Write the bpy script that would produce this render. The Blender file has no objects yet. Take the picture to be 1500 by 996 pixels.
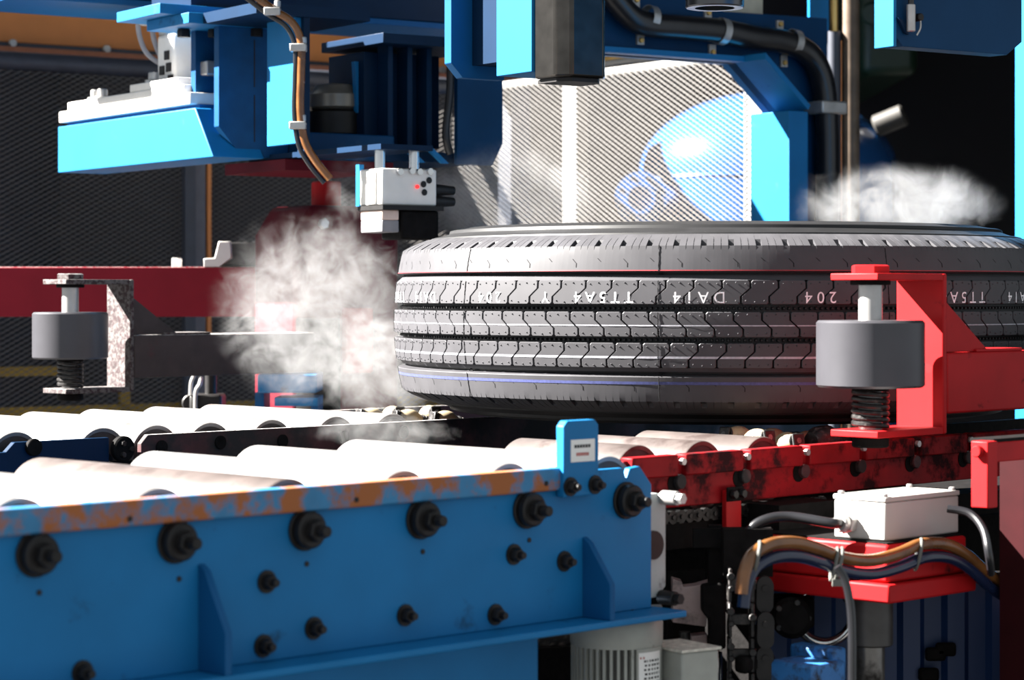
import bpy, math, random
from mathutils import Matrix, Vector
random.seed(7)

# ------------------------------------------------------------------ camera, world, sun, exposure
F = 3500.0            # focal length in pixels of the 1500 x 996 frame
HOR = 430.0           # horizon row
ZC = 1.10             # camera height above the floor
SC = bpy.context.scene
COL = SC.collection
cd = bpy.data.cameras.new('camera')
cam = bpy.data.objects.new('camera', cd)
COL.objects.link(cam)
cd.sensor_width = 36.0
cd.lens = F / 1500.0 * 36.0
cd.shift_y = (HOR - 498.0) / 1500.0
cd.clip_start = 0.05
cam.location = (0, 0, ZC)
cam.rotation_euler = (math.pi / 2, 0, 0)
cd.dof.use_dof = True
cd.dof.focus_distance = 3.58
cd.dof.aperture_fstop = 8.0
SC.camera = cam

w = bpy.data.worlds.new('hall_light')
SC.world = w
w.use_nodes = True
w.node_tree.nodes['Background'].inputs[0].default_value = (0.86, 0.94, 1.0, 1)
w.node_tree.nodes['Background'].inputs[1].default_value = 0.72

SUN_AZ, SUN_EL = math.radians(95), math.radians(36)
sv = Vector((-math.sin(SUN_AZ) * math.cos(SUN_EL), -math.cos(SUN_AZ) * math.cos(SUN_EL), math.sin(SUN_EL)))
sl = bpy.data.lights.new('sun', 'SUN')
sl.energy = 52.0
sl.angle = math.radians(0.6)
sl.color = (1.0, 0.96, 0.9)
so = bpy.data.objects.new('sun', sl)
COL.objects.link(so)
so.location = sv * 10
so.rotation_euler = sv.to_track_quat('Z', 'Y').to_euler()

vs = SC.view_settings
vs.view_transform = 'Standard'
vs.look = 'None'
vs.gamma = 1.0
vs.exposure = 0.0
vs.use_curve_mapping = False
SC.cycles.volume_step_rate = 0.35
SC.cycles.volume_max_steps = 256
SC.cycles.use_denoising = True
SC.cycles.max_bounces = 6
SC.cycles.volume_bounces = 1

# ------------------------------------------------------------------ frames of reference
R2 = math.sqrt(0.5)
def frame(ex, ey, o):
    m = Matrix.Identity(4)
    for i in range(3):
        m[i][0], m[i][1], m[i][2], m[i][3] = ex[i], ey[i], (0, 0, 1)[i], o[i]
    return m
CAMF = frame((1, 0, 0), (0, 1, 0), (0, 0, ZC))             # x right, y away, z above camera height
CV = frame((R2, R2, 0), (-R2, R2, 0), (0, 0, ZC))          # conveyor: u along, v across
MX, MY = 0.825, 0.565
def MF(x, y):                                              # machine and fence: a along, b away
    return frame((MX, MY, 0), (-MY, MX, 0), (x, y, ZC))
def at(px, py, Y):
    return ((px - 750) / F * Y, Y, (HOR - py) / F * Y)
def zr(py, Y):
    return (HOR - py) / F * Y
def on_v(px, v):                                           # u of the point of the plane v seen in column px
    k = (px - 750) / F
    Y = v / R2 / (1 - k)
    return (k * Y + Y) * R2
def vY(px, v):
    return v / R2 / (1 - (px - 750) / F)
def uvz(px, py, v):
    return (on_v(px, v), v, zr(py, vY(px, v)))
def am(px0, Y0, px):                                       # length along the machine axis from column px0 to px
    k, X0 = (px - 750) / F, (px0 - 750) / F * Y0
    return (k * Y0 - X0) / (MX - MY * k)
def bp(px0, Y0, px):                                       # length towards the camera across the machine axis
    k, X0 = (px - 750) / F, (px0 - 750) / F * Y0
    return (k * Y0 - X0) / (MY + MX * k)

# ------------------------------------------------------------------ materials
MATS = {}
def paint(name, col, rough=0.45, metal=0.0, var=0.15, dirt=0.0, dirtcol=(0.02, 0.017, 0.015), scale=30.0,
          dust=0.0, dustcol=(0.5, 0.48, 0.46), bump=0.0, spec=0.5, dirt_scale=None, coat=0.0, dirtrough=0.8):
    if name in MATS:
        return MATS[name]
    m = bpy.data.materials.new(name)
    m.use_nodes = True
    nt = m.node_tree
    N, L = nt.nodes, nt.links
    b = N['Principled BSDF']
    tc = N.new('ShaderNodeTexCoord')
    oi = N.new('ShaderNodeObjectInfo')
    n1 = N.new('ShaderNodeTexNoise'); n1.noise_dimensions = '4D'
    n1.inputs['Scale'].default_value = scale
    n1.inputs['Detail'].default_value = 6
    mul = N.new('ShaderNodeMath'); mul.operation = 'MULTIPLY'; mul.inputs[1].default_value = 37.0
    L.new(oi.outputs['Random'], mul.inputs[0])
    L.new(tc.outputs['Object'], n1.inputs['Vector']); L.new(mul.outputs[0], n1.inputs['W'])
    r1 = N.new('ShaderNodeMapRange')
    r1.inputs['From Min'].default_value = 0.3; r1.inputs['From Max'].default_value = 0.7
    r1.inputs['To Min'].default_value = 1 - var; r1.inputs['To Max'].default_value = 1 + var
    L.new(n1.outputs['Fac'], r1.inputs['Value'])
    mx = N.new('ShaderNodeMix'); mx.data_type = 'RGBA'; mx.blend_type = 'MULTIPLY'
    mx.inputs['Factor'].default_value = 1
    mx.inputs['A'].default_value = (*col, 1)
    L.new(r1.outputs[0], mx.inputs['B'])
    colout = mx.outputs['Result']
    rough_out = None
    if dirt > 0:
        n2 = N.new('ShaderNodeTexNoise'); n2.noise_dimensions = '4D'
        n2.inputs['Scale'].default_value = dirt_scale or scale * 0.6
        n2.inputs['Detail'].default_value = 8; n2.inputs['Roughness'].default_value = 0.65
        L.new(tc.outputs['Object'], n2.inputs['Vector']); L.new(mul.outputs[0], n2.inputs['W'])
        r2 = N.new('ShaderNodeMapRange')
        c = 0.72 - 0.44 * dirt
        r2.inputs['From Min'].default_value = c - 0.06; r2.inputs['From Max'].default_value = c + 0.06
        L.new(n2.outputs['Fac'], r2.inputs['Value'])
        mx2 = N.new('ShaderNodeMix'); mx2.data_type = 'RGBA'
        mx2.inputs['B'].default_value = (*dirtcol, 1)
        L.new(r2.outputs[0], mx2.inputs['Factor']); L.new(colout, mx2.inputs['A'])
        colout = mx2.outputs['Result']
        rr = N.new('ShaderNodeMapRange')
        rr.inputs['To Min'].default_value = rough; rr.inputs['To Max'].default_value = dirtrough
        L.new(r2.outputs[0], rr.inputs['Value'])
        L.new(rr.outputs[0], b.inputs['Roughness'])
    else:
        b.inputs['Roughness'].default_value = rough
    if dust > 0:                                            # grey lint that has settled on what lies flat
        g = N.new('ShaderNodeNewGeometry')
        sx = N.new('ShaderNodeSeparateXYZ'); L.new(g.outputs['True Normal'], sx.inputs[0])
        n3 = N.new('ShaderNodeTexNoise'); n3.inputs['Scale'].default_value = 180; n3.inputs['Detail'].default_value = 4
        L.new(tc.outputs['Object'], n3.inputs['Vector'])
        r3 = N.new('ShaderNodeMapRange'); r3.inputs['From Min'].default_value = 0.75; r3.inputs['From Max'].default_value = 0.95
        r3.inputs['To Max'].default_value = dust
        L.new(sx.outputs['Z'], r3.inputs['Value'])
        r4 = N.new('ShaderNodeMapRange'); r4.inputs['From Min'].default_value = 0.35; r4.inputs['From Max'].default_value = 0.55
        L.new(n3.outputs['Fac'], r4.inputs['Value'])
        mm = N.new('ShaderNodeMath'); mm.operation = 'MULTIPLY'
        L.new(r3.outputs[0], mm.inputs[0]); L.new(r4.outputs[0], mm.inputs[1])
        mx3 = N.new('ShaderNodeMix'); mx3.data_type = 'RGBA'; mx3.inputs['B'].default_value = (*dustcol, 1)
        L.new(mm.outputs[0], mx3.inputs['Factor']); L.new(colout, mx3.inputs['A'])
        colout = mx3.outputs['Result']
    L.new(colout, b.inputs['Base Color'])
    b.inputs['Metallic'].default_value = metal
    b.inputs['Specular IOR Level'].default_value = spec
    b.inputs['Coat Weight'].default_value = coat
    if bump > 0:
        bn = N.new('ShaderNodeBump'); bn.inputs['Strength'].default_value = bump; bn.inputs['Distance'].default_value = 0.002
        L.new(n1.outputs['Fac'], bn.inputs['Height']); L.new(bn.outputs[0], b.inputs['Normal'])
    MATS[name] = m
    return m

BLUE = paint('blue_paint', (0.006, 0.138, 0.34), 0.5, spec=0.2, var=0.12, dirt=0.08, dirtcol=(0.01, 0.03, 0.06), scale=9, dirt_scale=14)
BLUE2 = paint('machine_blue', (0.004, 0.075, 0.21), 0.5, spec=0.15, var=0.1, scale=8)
SHADEBLUE = paint('shade_blue_paint', (0.003, 0.036, 0.10), 0.5, spec=0.12, var=0.12, scale=10)  # machine blue with the shade of faces turned from the sun painted in
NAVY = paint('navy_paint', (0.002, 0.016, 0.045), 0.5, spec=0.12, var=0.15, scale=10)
RUSTBLUE = paint('worn_blue_edge', (0.02, 0.16, 0.33), 0.55, var=0.15, dirt=0.52, dirtcol=(0.30, 0.095, 0.025), scale=40, dirt_scale=28)
BLACK = paint('black_steel', (0.009, 0.008, 0.008), 0.5, var=0.4, scale=60, spec=0.3)
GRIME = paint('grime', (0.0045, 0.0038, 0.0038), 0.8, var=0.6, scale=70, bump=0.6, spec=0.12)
GREASE = paint('greasy_steel', (0.010, 0.009, 0.009), 0.4, 0.0, var=0.6, dirt=0.30, dirtcol=(0.06, 0.053, 0.05), spec=0.3, scale=80, dirt_scale=120, bump=0.6)
RED = paint('red_paint', (0.36, 0.007, 0.009), 0.5, spec=0.15, var=0.12, dirt=0.10, dirtcol=(0.03, 0.006, 0.008), scale=18, dirt_scale=30)
REDRAIL = paint('red_rail_paint', (0.22, 0.005, 0.008), 0.5, spec=0.1, var=0.3, dirt=0.40, dirtcol=(0.025, 0.006, 0.007), scale=16, dirt_scale=24)
MAROON = paint('maroon_paint', (0.24, 0.010, 0.022), 0.5, spec=0.15, var=0.12, scale=10, dust=0.75)
DARKRED = paint('dark_red_paint', (0.085, 0.004, 0.010), 0.55, spec=0.12, var=0.2, scale=10)
REDGRIME = paint('red_under_grime', (0.045, 0.010, 0.012), 0.6, var=0.5, dirt=0.5, dirtcol=(0.012, 0.010, 0.010), scale=26, dust=0.85)
SCALED = paint('dusty_arm', (0.028, 0.018, 0.018), 0.7, var=0.4, dirt=0.2, dirtcol=(0.06, 0.012, 0.016), scale=26, dust=0.85)
LINT = paint('linty_plate', (0.022, 0.006, 0.008), 0.8, var=0.5, dirt=0.5, dirtcol=(0.10, 0.09, 0.088), scale=110, dirt_scale=130, bump=0.9, dust=0.7, dustcol=(0.2, 0.19, 0.185))
ROLLER = paint('roller_steel', (0.16, 0.153, 0.15), 0.4, 0.0, var=0.25, dirt=0.2, dirtcol=(0.085, 0.058, 0.048), scale=14, dirt_scale=18, dirtrough=0.5)
ROLLEROLD = paint('worn_roller_steel', (0.07, 0.056, 0.052), 0.45, 0.0, var=0.4, dirt=0.35, dirtcol=(0.026, 0.015, 0.013), scale=20, dirt_scale=22, dirtrough=0.6)
ROLLEREND = paint('roller_end', (0.025, 0.020, 0.020), 0.6, var=0.5, scale=60)
DRUM = paint('drum_steel', (0.055, 0.054, 0.062), 0.38, 0.35, var=0.06, scale=30)
CHROME = paint('chrome', (0.62, 0.62, 0.62), 0.18, 1.0, var=0.05)
STEEL = paint('dull_steel', (0.42, 0.41, 0.40), 0.4, 0.6, var=0.15, scale=40)
GREYPAINT = paint('grey_paint', (0.33, 0.36, 0.36), 0.5, var=0.1, scale=30, dirt=0.08)
MOTOR = paint('motor_grey', (0.30, 0.31, 0.28), 0.5, var=0.1, scale=40, dirt=0.10, dirtcol=(0.06, 0.055, 0.05))
WHITE = paint('white_box', (0.42, 0.41, 0.39), 0.5, var=0.05, scale=20, dust=0.6, dustcol=(0.16, 0.14, 0.13), dirt=0.04, dirtcol=(0.2, 0.18, 0.17))
CREAM = paint('cream_alu', (0.75, 0.72, 0.68), 0.4, 0.1, var=0.06)
PINKSTEEL = paint('pinkish_plate', (0.33, 0.24, 0.23), 0.6, var=0.2, dirt=0.3, dirtcol=(0.05, 0.04, 0.04), scale=30)
LABELWHITE = paint('label_white', (0.72, 0.72, 0.70), 0.6, var=0.05)
INK = paint('ink', (0.008, 0.008, 0.009), 0.8, spec=0.1)
INKRED = paint('red_ink', (0.35, 0.05, 0.04), 0.6)
ORANGE = paint('orange_paint', (0.62, 0.22, 0.05), 0.5, var=0.12, scale=8)
YELLOW = paint('yellow_paint', (0.42, 0.26, 0.02), 0.55, var=0.15, scale=8)
MESHGREY = paint('expanded_metal', (0.16, 0.15, 0.143), 0.5, 0.1, var=0.1, scale=20)
POSTGREY = paint('post_grey', (0.30, 0.295, 0.28), 0.5, var=0.08)
DARKPOST = paint('dark_post', (0.035, 0.040, 0.055), 0.5)
RUBBERHOSE = paint('hose_black', (0.012, 0.012, 0.014), 0.28, var=0.2)
HOSEBROWN = paint('hose_brown', (0.15, 0.060, 0.018), 0.22, var=0.35, scale=30, dirt=0.2, dirtcol=(0.06, 0.03, 0.02))
HOSEBLUE = paint('hose_blue', (0.008, 0.014, 0.04), 0.2, var=0.2)
BEIGE = paint('beige_nylon', (0.34, 0.27, 0.17), 0.45, var=0.1, dirt=0.16, dirtcol=(0.05, 0.04, 0.035), scale=60, dirt_scale=60)
TANKBLUE = paint('tank_blue', (0.016, 0.085, 0.26), 0.2, var=0.05, scale=4, coat=0.5)
GREEN = paint('green_paint', (0.003, 0.020, 0.008), 0.5)
GOLD = paint('brass', (0.55, 0.36, 0.12), 0.3, 0.8)
RUSTPIPE = paint('rusty_pipe', (0.12, 0.085, 0.06), 0.55, 0.3, var=0.4, scale=25)
WALLGREY = paint('wall_grey', (0.07, 0.07, 0.068), 0.9, var=0.2, scale=1.5)
WALLDARK = paint('wall_dark', (0.006, 0.006, 0.008), 0.9, var=0.3, scale=1.5)  # near black colour carries the gloom of the unlit hall
FLOORM = paint('floor_concrete', (0.045, 0.043, 0.042), 0.8, var=0.3, scale=4, bump=0.2)
PANELBLUE = paint('panel_blue', (0.002, 0.022, 0.09), 0.5, var=0.12, scale=5)
BLUEGRIME = paint('blue_under_grime', (0.02, 0.13, 0.36), 0.5, dirt=0.4, dirtcol=(0.012, 0.011, 0.011), scale=30, dirt_scale=36)
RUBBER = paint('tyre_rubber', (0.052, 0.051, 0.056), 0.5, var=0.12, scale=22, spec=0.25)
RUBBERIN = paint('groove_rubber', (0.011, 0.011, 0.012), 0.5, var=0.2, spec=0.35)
INKWHITE = paint('white_tread_ink', (0.80, 0.80, 0.82), 0.6, var=0.2, scale=150)
STRIPEWHITE = paint('white_stripe', (0.34, 0.34, 0.38), 0.6, var=0.25, scale=260)
STRIPEBLUE = paint('blue_stripe', (0.045, 0.055, 0.17), 0.6, var=0.25, scale=260)
STRIPERED = paint('red_stripe', (0.30, 0.012, 0.02), 0.55, var=0.2, scale=120)
LED = bpy.data.materials.new('red_led'); LED.use_nodes = True
LED.node_tree.nodes['Principled BSDF'].inputs['Base Color'].default_value = (0.8, 0.02, 0.02, 1)
LED.node_tree.nodes['Principled BSDF'].inputs['Emission Color'].default_value = (1, 0.03, 0.03, 1)
LED.node_tree.nodes['Principled BSDF'].inputs['Emission Strength'].default_value = 1.5

# ------------------------------------------------------------------ mesh collector
class MB:
    def __init__(s, T=None):
        s.v, s.f, s.mi = [], [], []
        s.T = T or Matrix.Identity(4)
        s.cm = 0
    def add(s, vs_, fs):
        o = len(s.v)
        s.v += [s.T @ Vector(p) for p in vs_]
        s.f += [tuple(i + o for i in f) for f in fs]
        s.mi += [s.cm] * len(fs)
        return s
    def box(s, x0, x1, y0, y1, z0, z1):
        s.add([(x0, y0, z0), (x1, y0, z0), (x1, y1, z0), (x0, y1, z0), (x0, y0, z1), (x1, y0, z1), (x1, y1, z1), (x0, y1, z1)],
              [(0, 3, 2, 1), (4, 5, 6, 7), (0, 1, 5, 4), (1, 2, 6, 5), (2, 3, 7, 6), (3, 0, 4, 7)])
        return s
    def prism(s, poly, axis, h0, h1):       # polygon of the two other axes, extruded along axis
        n = len(poly)
        def P(p, h):
            return {'x': (h, p[0], p[1]), 'y': (p[0], h, p[1]), 'z': (p[0], p[1], h)}[axis]
        fs = [tuple(range(n)), tuple(range(2 * n - 1, n - 1, -1))]
        fs += [(i, i + n, (i + 1) % n + n, (i + 1) % n) for i in range(n)]
        s.add([P(p, h0) for p in poly] + [P(p, h1) for p in poly], fs)
        return s
    @staticmethod
    def basis(d):
        d = Vector(d).normalized()
        a = Vector((0, 0, 1)) if abs(d.z) < 0.9 else Vector((1, 0, 0))
        x = d.cross(a).normalized()
        return x, d.cross(x).normalized(), d
    def lathe(s, prof, o, d, n=32, a0=0.0, cap=True):   # prof: (radius, distance along d)
        x, y, d = s.basis(d)
        o = Vector(o)
        vs_, fs = [], []
        for r, h in prof:
            for i in range(n):
                t = a0 + 2 * math.pi * i / n
                vs_.append(o + d * h + x * (r * math.cos(t)) + y * (r * math.sin(t)))
        k = len(prof)
        for j in range(k - 1):
            for i in range(n):
                fs.append((j * n + i, j * n + (i + 1) % n, (j + 1) * n + (i + 1) % n, (j + 1) * n + i))
        if cap:
            fs.append(tuple(range(n - 1, -1, -1)))
            fs.append(tuple(range((k - 1) * n, k * n)))
        s.add(vs_, fs)
        return s
    def cyl(s, p0, p1, r, n=24, r1=None, ch=0.0):
        p0, p1 = Vector(p0), Vector(p1)
        l = (p1 - p0).length
        r1 = r if r1 is None else r1
        pr = [(r - ch, 0), (r, ch), (r1, l - ch), (r1 - ch, l)] if ch else [(r, 0), (r1, l)]
        return s.lathe(pr, p0, p1 - p0, n)
    def hexa(s, p, d, r, h, n=6):
        return s.lathe([(r, 0), (r, h * 0.85), (r * 0.88, h)], p, d, n, a0=0.3)
    def tube(s, pts, r, n=12, sub=6, closed=False):
        P = [Vector(p) for p in pts]
        if sub > 1 and len(P) > 2:
            Q = []
            m = len(P)
            for i in range(m - 1):
                p0, p1, p2, p3 = P[max(i - 1, 0)], P[i], P[i + 1], P[min(i + 2, m - 1)]
                for k in range(sub):
                    t = k / sub
                    Q.append(0.5 * ((2 * p1) + (p2 - p0) * t + (2 * p0 - 5 * p1 + 4 * p2 - p3) * t * t + (3 * p1 - p0 - 3 * p2 + p3) * t ** 3))
            Q.append(P[-1]); P = Q
        m = len(P)
        vs_, fs = [], []
        x = None
        for i in range(m):
            d = (P[min(i + 1, m - 1)] - P[max(i - 1, 0)]).normalized()
            if x is None:
                x, y, _ = s.basis(d)
            else:
                x = (x - d * x.dot(d)).normalized(); y = d.cross(x)
            for k in range(n):
                t = 2 * math.pi * k / n
                vs_.append(P[i] + x * (r * math.cos(t)) + y * (r * math.sin(t)))
        for i in range(m - 1):
            for k in range(n):
                fs.append((i * n + k, i * n + (k + 1) % n, (i + 1) * n + (k + 1) % n, (i + 1) * n + k))
        fs.append(tuple(range(n - 1, -1, -1))); fs.append(tuple(range((m - 1) * n, m * n)))
        s.add(vs_, fs)
        return s
    def mesh(s, name, mats, origin=(0, 0, 0), ang=35):
        o = Vector(origin)
        me = bpy.data.meshes.new(name)
        me.from_pydata([tuple(p - o) for p in s.v], [], s.f)
        for m in (mats if isinstance(mats, (list, tuple)) else [mats]):
            me.materials.append(m)
        if len(set(s.mi)) > 1:
            me.polygons.foreach_set('material_index', s.mi)
        me.validate()
        import bmesh
        bm = bmesh.new(); bm.from_mesh(me)
        bmesh.ops.recalc_face_normals(bm, faces=bm.faces)
        bm.to_mesh(me); bm.free()
        me.polygons.foreach_set('use_smooth', [True] * len(me.polygons))
        me.set_sharp_from_angle(angle=math.radians(ang))
        return me
    def build(s, name, mats, parent=None, bev=0.0, label=None, ang=35, seg=2):
        o = (0, 0, 0)
        if parent is not None:
            o = wloc(parent)
        elif s.v:
            lo = [min(p[i] for p in s.v) for i in range(3)]; hi = [max(p[i] for p in s.v) for i in range(3)]
            o = ((lo[0] + hi[0]) / 2, (lo[1] + hi[1]) / 2, lo[2])
        ob = bpy.data.objects.new(name, s.mesh(name, mats, o, ang))
        COL.objects.link(ob)
        if parent is not None:
            ob.parent = parent
        else:
            ob.location = o
        if bev > 0:
            md = ob.modifiers.new('edge', 'BEVEL')
            md.width = bev; md.segments = seg; md.limit_method = 'ANGLE'; md.angle_limit = math.radians(40)
        if label:
            ob['label'] = label
        return ob

def wloc(o):
    p = Vector((0, 0, 0))
    while o is not None:
        p += Vector(o.location); o = o.parent
    return p
def tag(o, label, cat, group=None, kind=None):
    o['label'] = label; o['category'] = cat
    if group: o['group'] = group
    if kind: o['kind'] = kind
    return o
def thing(name, label, cat, loc=(0, 0, 0), group=None, kind=None):
    o = bpy.data.objects.new(name, None)
    COL.objects.link(o)
    o.location = loc
    o.empty_display_size = 0.05
    return tag(o, label, cat, group, kind)
def W(T, p):
    return T @ Vector(p)
def copy_tree(o, parent=None):
    c = o.copy(); COL.objects.link(c)
    c.parent = parent
    for ch in list(o.children):
        copy_tree(ch, c)
    return c
def structure(o):
    o['kind'] = 'structure'
    return o
def text_mesh(body, size, align='CENTER', spacing=1.0):
    cu = bpy.data.curves.new('lettering', 'FONT')
    cu.body = body; cu.size = size; cu.align_x = align; cu.align_y = 'CENTER'; cu.space_character = spacing
    cu.resolution_u = 3
    ob = bpy.data.objects.new('lettering_tmp', cu)
    COL.objects.link(ob)
    dg = bpy.context.evaluated_depsgraph_get()
    me = bpy.data.meshes.new_from_object(ob.evaluated_get(dg))
    vs_ = [tuple(v.co) for v in me.vertices]; fs = [tuple(p.vertices) for p in me.polygons]
    bpy.data.objects.remove(ob); bpy.data.curves.remove(cu); bpy.data.meshes.remove(me)
    return vs_, fs

def lpart(mb, name, mats, parent, bev=0.0, ang=35, label=None):     # mb is already in the parent's own coordinates
    ob = bpy.data.objects.new(name, mb.mesh(name, mats, (0, 0, 0), ang))
    COL.objects.link(ob); ob.parent = parent
    if bev > 0:
        md = ob.modifiers.new('edge', 'BEVEL'); md.width = bev; md.segments = 2
        md.limit_method = 'ANGLE'; md.angle_limit = math.radians(40)
    if label: ob['label'] = label
    return ob
FL = -ZC          # the floor in heights relative to the camera

# ------------------------------------------------------------------ the hall
structure(MB(CAMF).box(-5.0, 3.1, -1.0, 9.6, FL - 0.1, FL).build('floor', FLOORM))
structure(MB(CAMF).box(-5.0, 0.72, 9.5, 9.6, FL, 3.2).build('wall_back', WALLGREY))
structure(MB(CAMF).box(0.72, 3.1, 9.3, 9.6, FL, 3.2).build('wall_back_dark', WALLDARK))
structure(MB(CAMF).box(3.0, 3.1, 4.6, 9.3, FL, 3.2).build('wall_right', WALLDARK))
structure(MB(CAMF).box(-1.95, -1.80, 5.65, 9.5, FL, 1.25).build('fence_shade_wall', WALLGREY))  # unseen wall added beyond the frame to keep sun off the left fence
structure(MB(CAMF).box(-1.5, 3.1, 2.6, 9.6, 2.6, 2.7).build('ceiling', WALLDARK))  # unseen, added to dim light from above, cut short to let the sun in

# ------------------------------------------------------------------ the tyre
TX, TY, TZ = 0.336, 3.80, -0.0418
TR, TH = 0.5225, 0.109
def crown(t):
    return TR - 0.0135 * (abs(t) / TH) ** 2
tyre = thing('truck_tyre', 'large black truck tyre lying flat and steaming on the roller conveyor', 'tyre', (TX, TY, ZC + TZ - 0.146))
TB = 0.146
def tp(th, t, r):            # tyre-local point; th from the side towards the camera, positive to the right
    return (r * math.sin(th), -r * math.cos(th), t + TB)
def ring(prof, n, closed=False):      # sweep (r, t) profile round the tyre
    mb = MB()
    vs_, fs = [], []
    k = len(prof)
    for i in range(n):
        th = 2 * math.pi * i / n
        vs_ += [tp(th, t, r) for r, t in prof]
    for i in range(n):
        j = (i + 1) % n
        for q in range(k if closed else k - 1):
            q2 = (q + 1) % k
            fs.append((i * k + q, j * k + q, j * k + q2, i * k + q2))
    mb.add(vs_, fs)
    return mb
side = [(0.486, 0.1045), (0.470, 0.121), (0.4655, 0.1235), (0.464, 0.1275), (0.459, 0.1290), (0.457, 0.1275), (0.436, 0.1350), (0.4345, 0.1395), (0.4300, 0.1410), (0.4280, 0.1400), (0.405, 0.1450), (0.380, 0.146), (0.350, 0.1435), (0.322, 0.136), (0.300, 0.124), (0.287, 0.110), (0.284, 0.095)]
inner = [(0.300, 0.085), (0.345, 0.105), (0.400, 0.112), (0.450, 0.095), (0.480, 0.06), (0.487, 0.0)]
base = [(crown(t) - 0.0135, t) for t in [-0.104 + 0.208 * i / 16 for i in range(17)]]
prof = base + side + inner + [(r, -t) for r, t in inner[-2::-1]] + [(r, -t) for r, t in side[::-1]]
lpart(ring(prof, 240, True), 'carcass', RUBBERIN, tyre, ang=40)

NP = 84
PA = 2 * math.pi / NP
def shoulder(sg):
    # profiles from groove wall out over the rib and down to the sidewall
    tb, te = 0.0730, 0.1090
    full = [(crown(tb) - 0.0130, tb - 0.0035), (crown(tb) - 0.001, tb), (crown(tb) - 0.0002, tb + 0.001)]
    full += [(crown(tb + (te - tb) * i / 5), tb + (te - tb) * i / 5) for i in range(1, 5)]
    full += [(crown(te), te - 0.0008), (crown(te) - 0.0012, te), (0.4965, 0.1155), (0.4830, 0.1210), (0.4720, 0.1252), (0.4690, 0.1240), (0.4680, 0.118)]
    notch = full[:7] + [(crown(te) - 0.0005, te - 0.0012), (0.5030, 0.1064), (0.4945, 0.1105), (0.4922, 0.1170)] + full[11:]
    sipe = full[:7] + [(crown(te) - 0.0005, te - 0.0010), (crown(te) - 0.0030, te - 0.0012), (0.5020, 0.1120), (0.4830, 0.1210)] + full[11:]
    dot = [full[0], (crown(tb) - 0.006, tb), (crown(tb) - 0.004, tb + 0.0032)] + full[3:]
    seq = []
    for i in range(NP):
        b = i * PA
        kinds = [(0.0, 'n'), (0.22, 'f'), (0.46, 's'), (0.485, 'f'), (0.60, 'f'), (0.73, 's'), (0.755, 'f')]
        for f0, kd in kinds:
            seq.append((b + f0 * PA, kd))
    P = {'n': notch, 'f': full, 's': sipe}
    mb = MB()
    vs_, fs = [], []
    k = len(full)
    m = len(seq)
    for i, (a, kd) in enumerate(seq):
        a2 = seq[(i + 1) % m][0] + (2 * math.pi if i == m - 1 else 0)
        for ang in (a, a2):
            vs_ += [tp(ang, sg * t, r) for r, t in P[kd]]
    for i in range(2 * m):
        j = (i + 1) % (2 * m)
        for q in range(k - 1):
            fs.append((i * k + q, j * k + q, j * k + q + 1, i * k + q + 1))
    mb.add(vs_, fs)
    return mb
for sg in (1, -1):
    lpart(shoulder(sg), 'shoulder_rib', RUBBER, tyre, ang=30)

# tread blocks: three ribs between the grooves, each block its own piece
def block_mesh(t0, t1, sgn, stripe=None):
    mb = MB()
    pitch = PA * TR
    g = 0.0011
    off = sgn * 0.34 * pitch
    h = t1 - t0
    left = [(0, t1), (0, t1 - 0.33 * h), (off, t1 - 0.68 * h), (off, t0)]
    c = 0.0022
    def shift(pl, d):
        return [(p[0] + d, p[1]) for p in pl]
    Lp, Rp = shift(left, g), shift(left, pitch - g)
    # outline with clipped corners, clockwise from the top left
    out = [(Lp[0][0], t1 - c), (Lp[0][0] + c, t1), (Rp[0][0] - c, t1), (Rp[0][0], t1 - c), Rp[1], Rp[2],
           (Rp[3][0], t0 + c), (Rp[3][0] - c, t0), (Lp[3][0] + c, t0), (Lp[3][0], t0 + c), Lp[2], Lp[1]]
    def M(p, d):
        r = crown(p[1]) - d
        return tp(p[0] / TR, p[1], r)
    cx = sum(p[0] for p in out) / len(out); cz = (t0 + t1) / 2
    ins = []
    for p in out:
        dx = 0.0007 if p[0] < cx else -0.0007
        dz = 0.0007 if p[1] < cz else -0.0007
        ins.append((p[0] + dx, p[1] + (dz if abs(p[1] - cz) > 0.3 * h else 0)))
    n = len(out)
    vs_ = [M(p, 0.0) for p in ins] + [M(p, 0.0008) for p in out] + [M(p, 0.0128) for p in out]
    # top face in three pieces so that it follows the crown
    fs = [(0, 1, 2, 3, 4, 11), (11, 4, 5, 10), (10, 5, 6, 7, 8, 9)]
    for i in range(n):
        j = (i + 1) % n
        fs.append((i, n + i, n + j, j)); fs.append((n + i, 2 * n + i, 2 * n + j, n + j))
    mb.add(vs_, fs)
    # little moulding nubs at the block ends
    for (sx, sz) in ((0.15, 0.85), (0.5, 0.9), (0.86, 0.85)):
        for top in (1, 0):
            x0 = (Lp[0][0] if top else Lp[3][0]) + sx * pitch * 0.92
            z0 = t0 + h * (sz if top else 1 - sz)
            q = 0.0009
            mb.add([M((x0 - q, z0 - q), 0), M((x0 + q, z0 - q), 0), M((x0 + q, z0 + q), 0), M((x0 - q, z0 + q), 0), M((x0, z0), -0.0016)],
                   [(0, 1, 4), (1, 2, 4), (2, 3, 4), (3, 0, 4)])
    if stripe:
        z0, z1 = stripe
        mb.cm = 1
        def lx(z):
            k = min(max((t1 - 0.33 * h - z) / (0.35 * h), 0), 1)
            return off * k
        e = 0.0006
        vs2 = []
        for z in (z0, z1):
            for fr in (0, 0.5, 1):
                x = lx(z) + g + e + fr * (pitch - 2 * g - 2 * e)
                vs2 += [M((x, z), -0.00025)]
        mb.add(vs2, [(0, 1, 4, 3), (1, 2, 5, 4)])
        mb.cm = 0
    return mb
ZT = lambda z: z - TZ          # camera-relative height -> height above the tyre's middle plane
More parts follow.
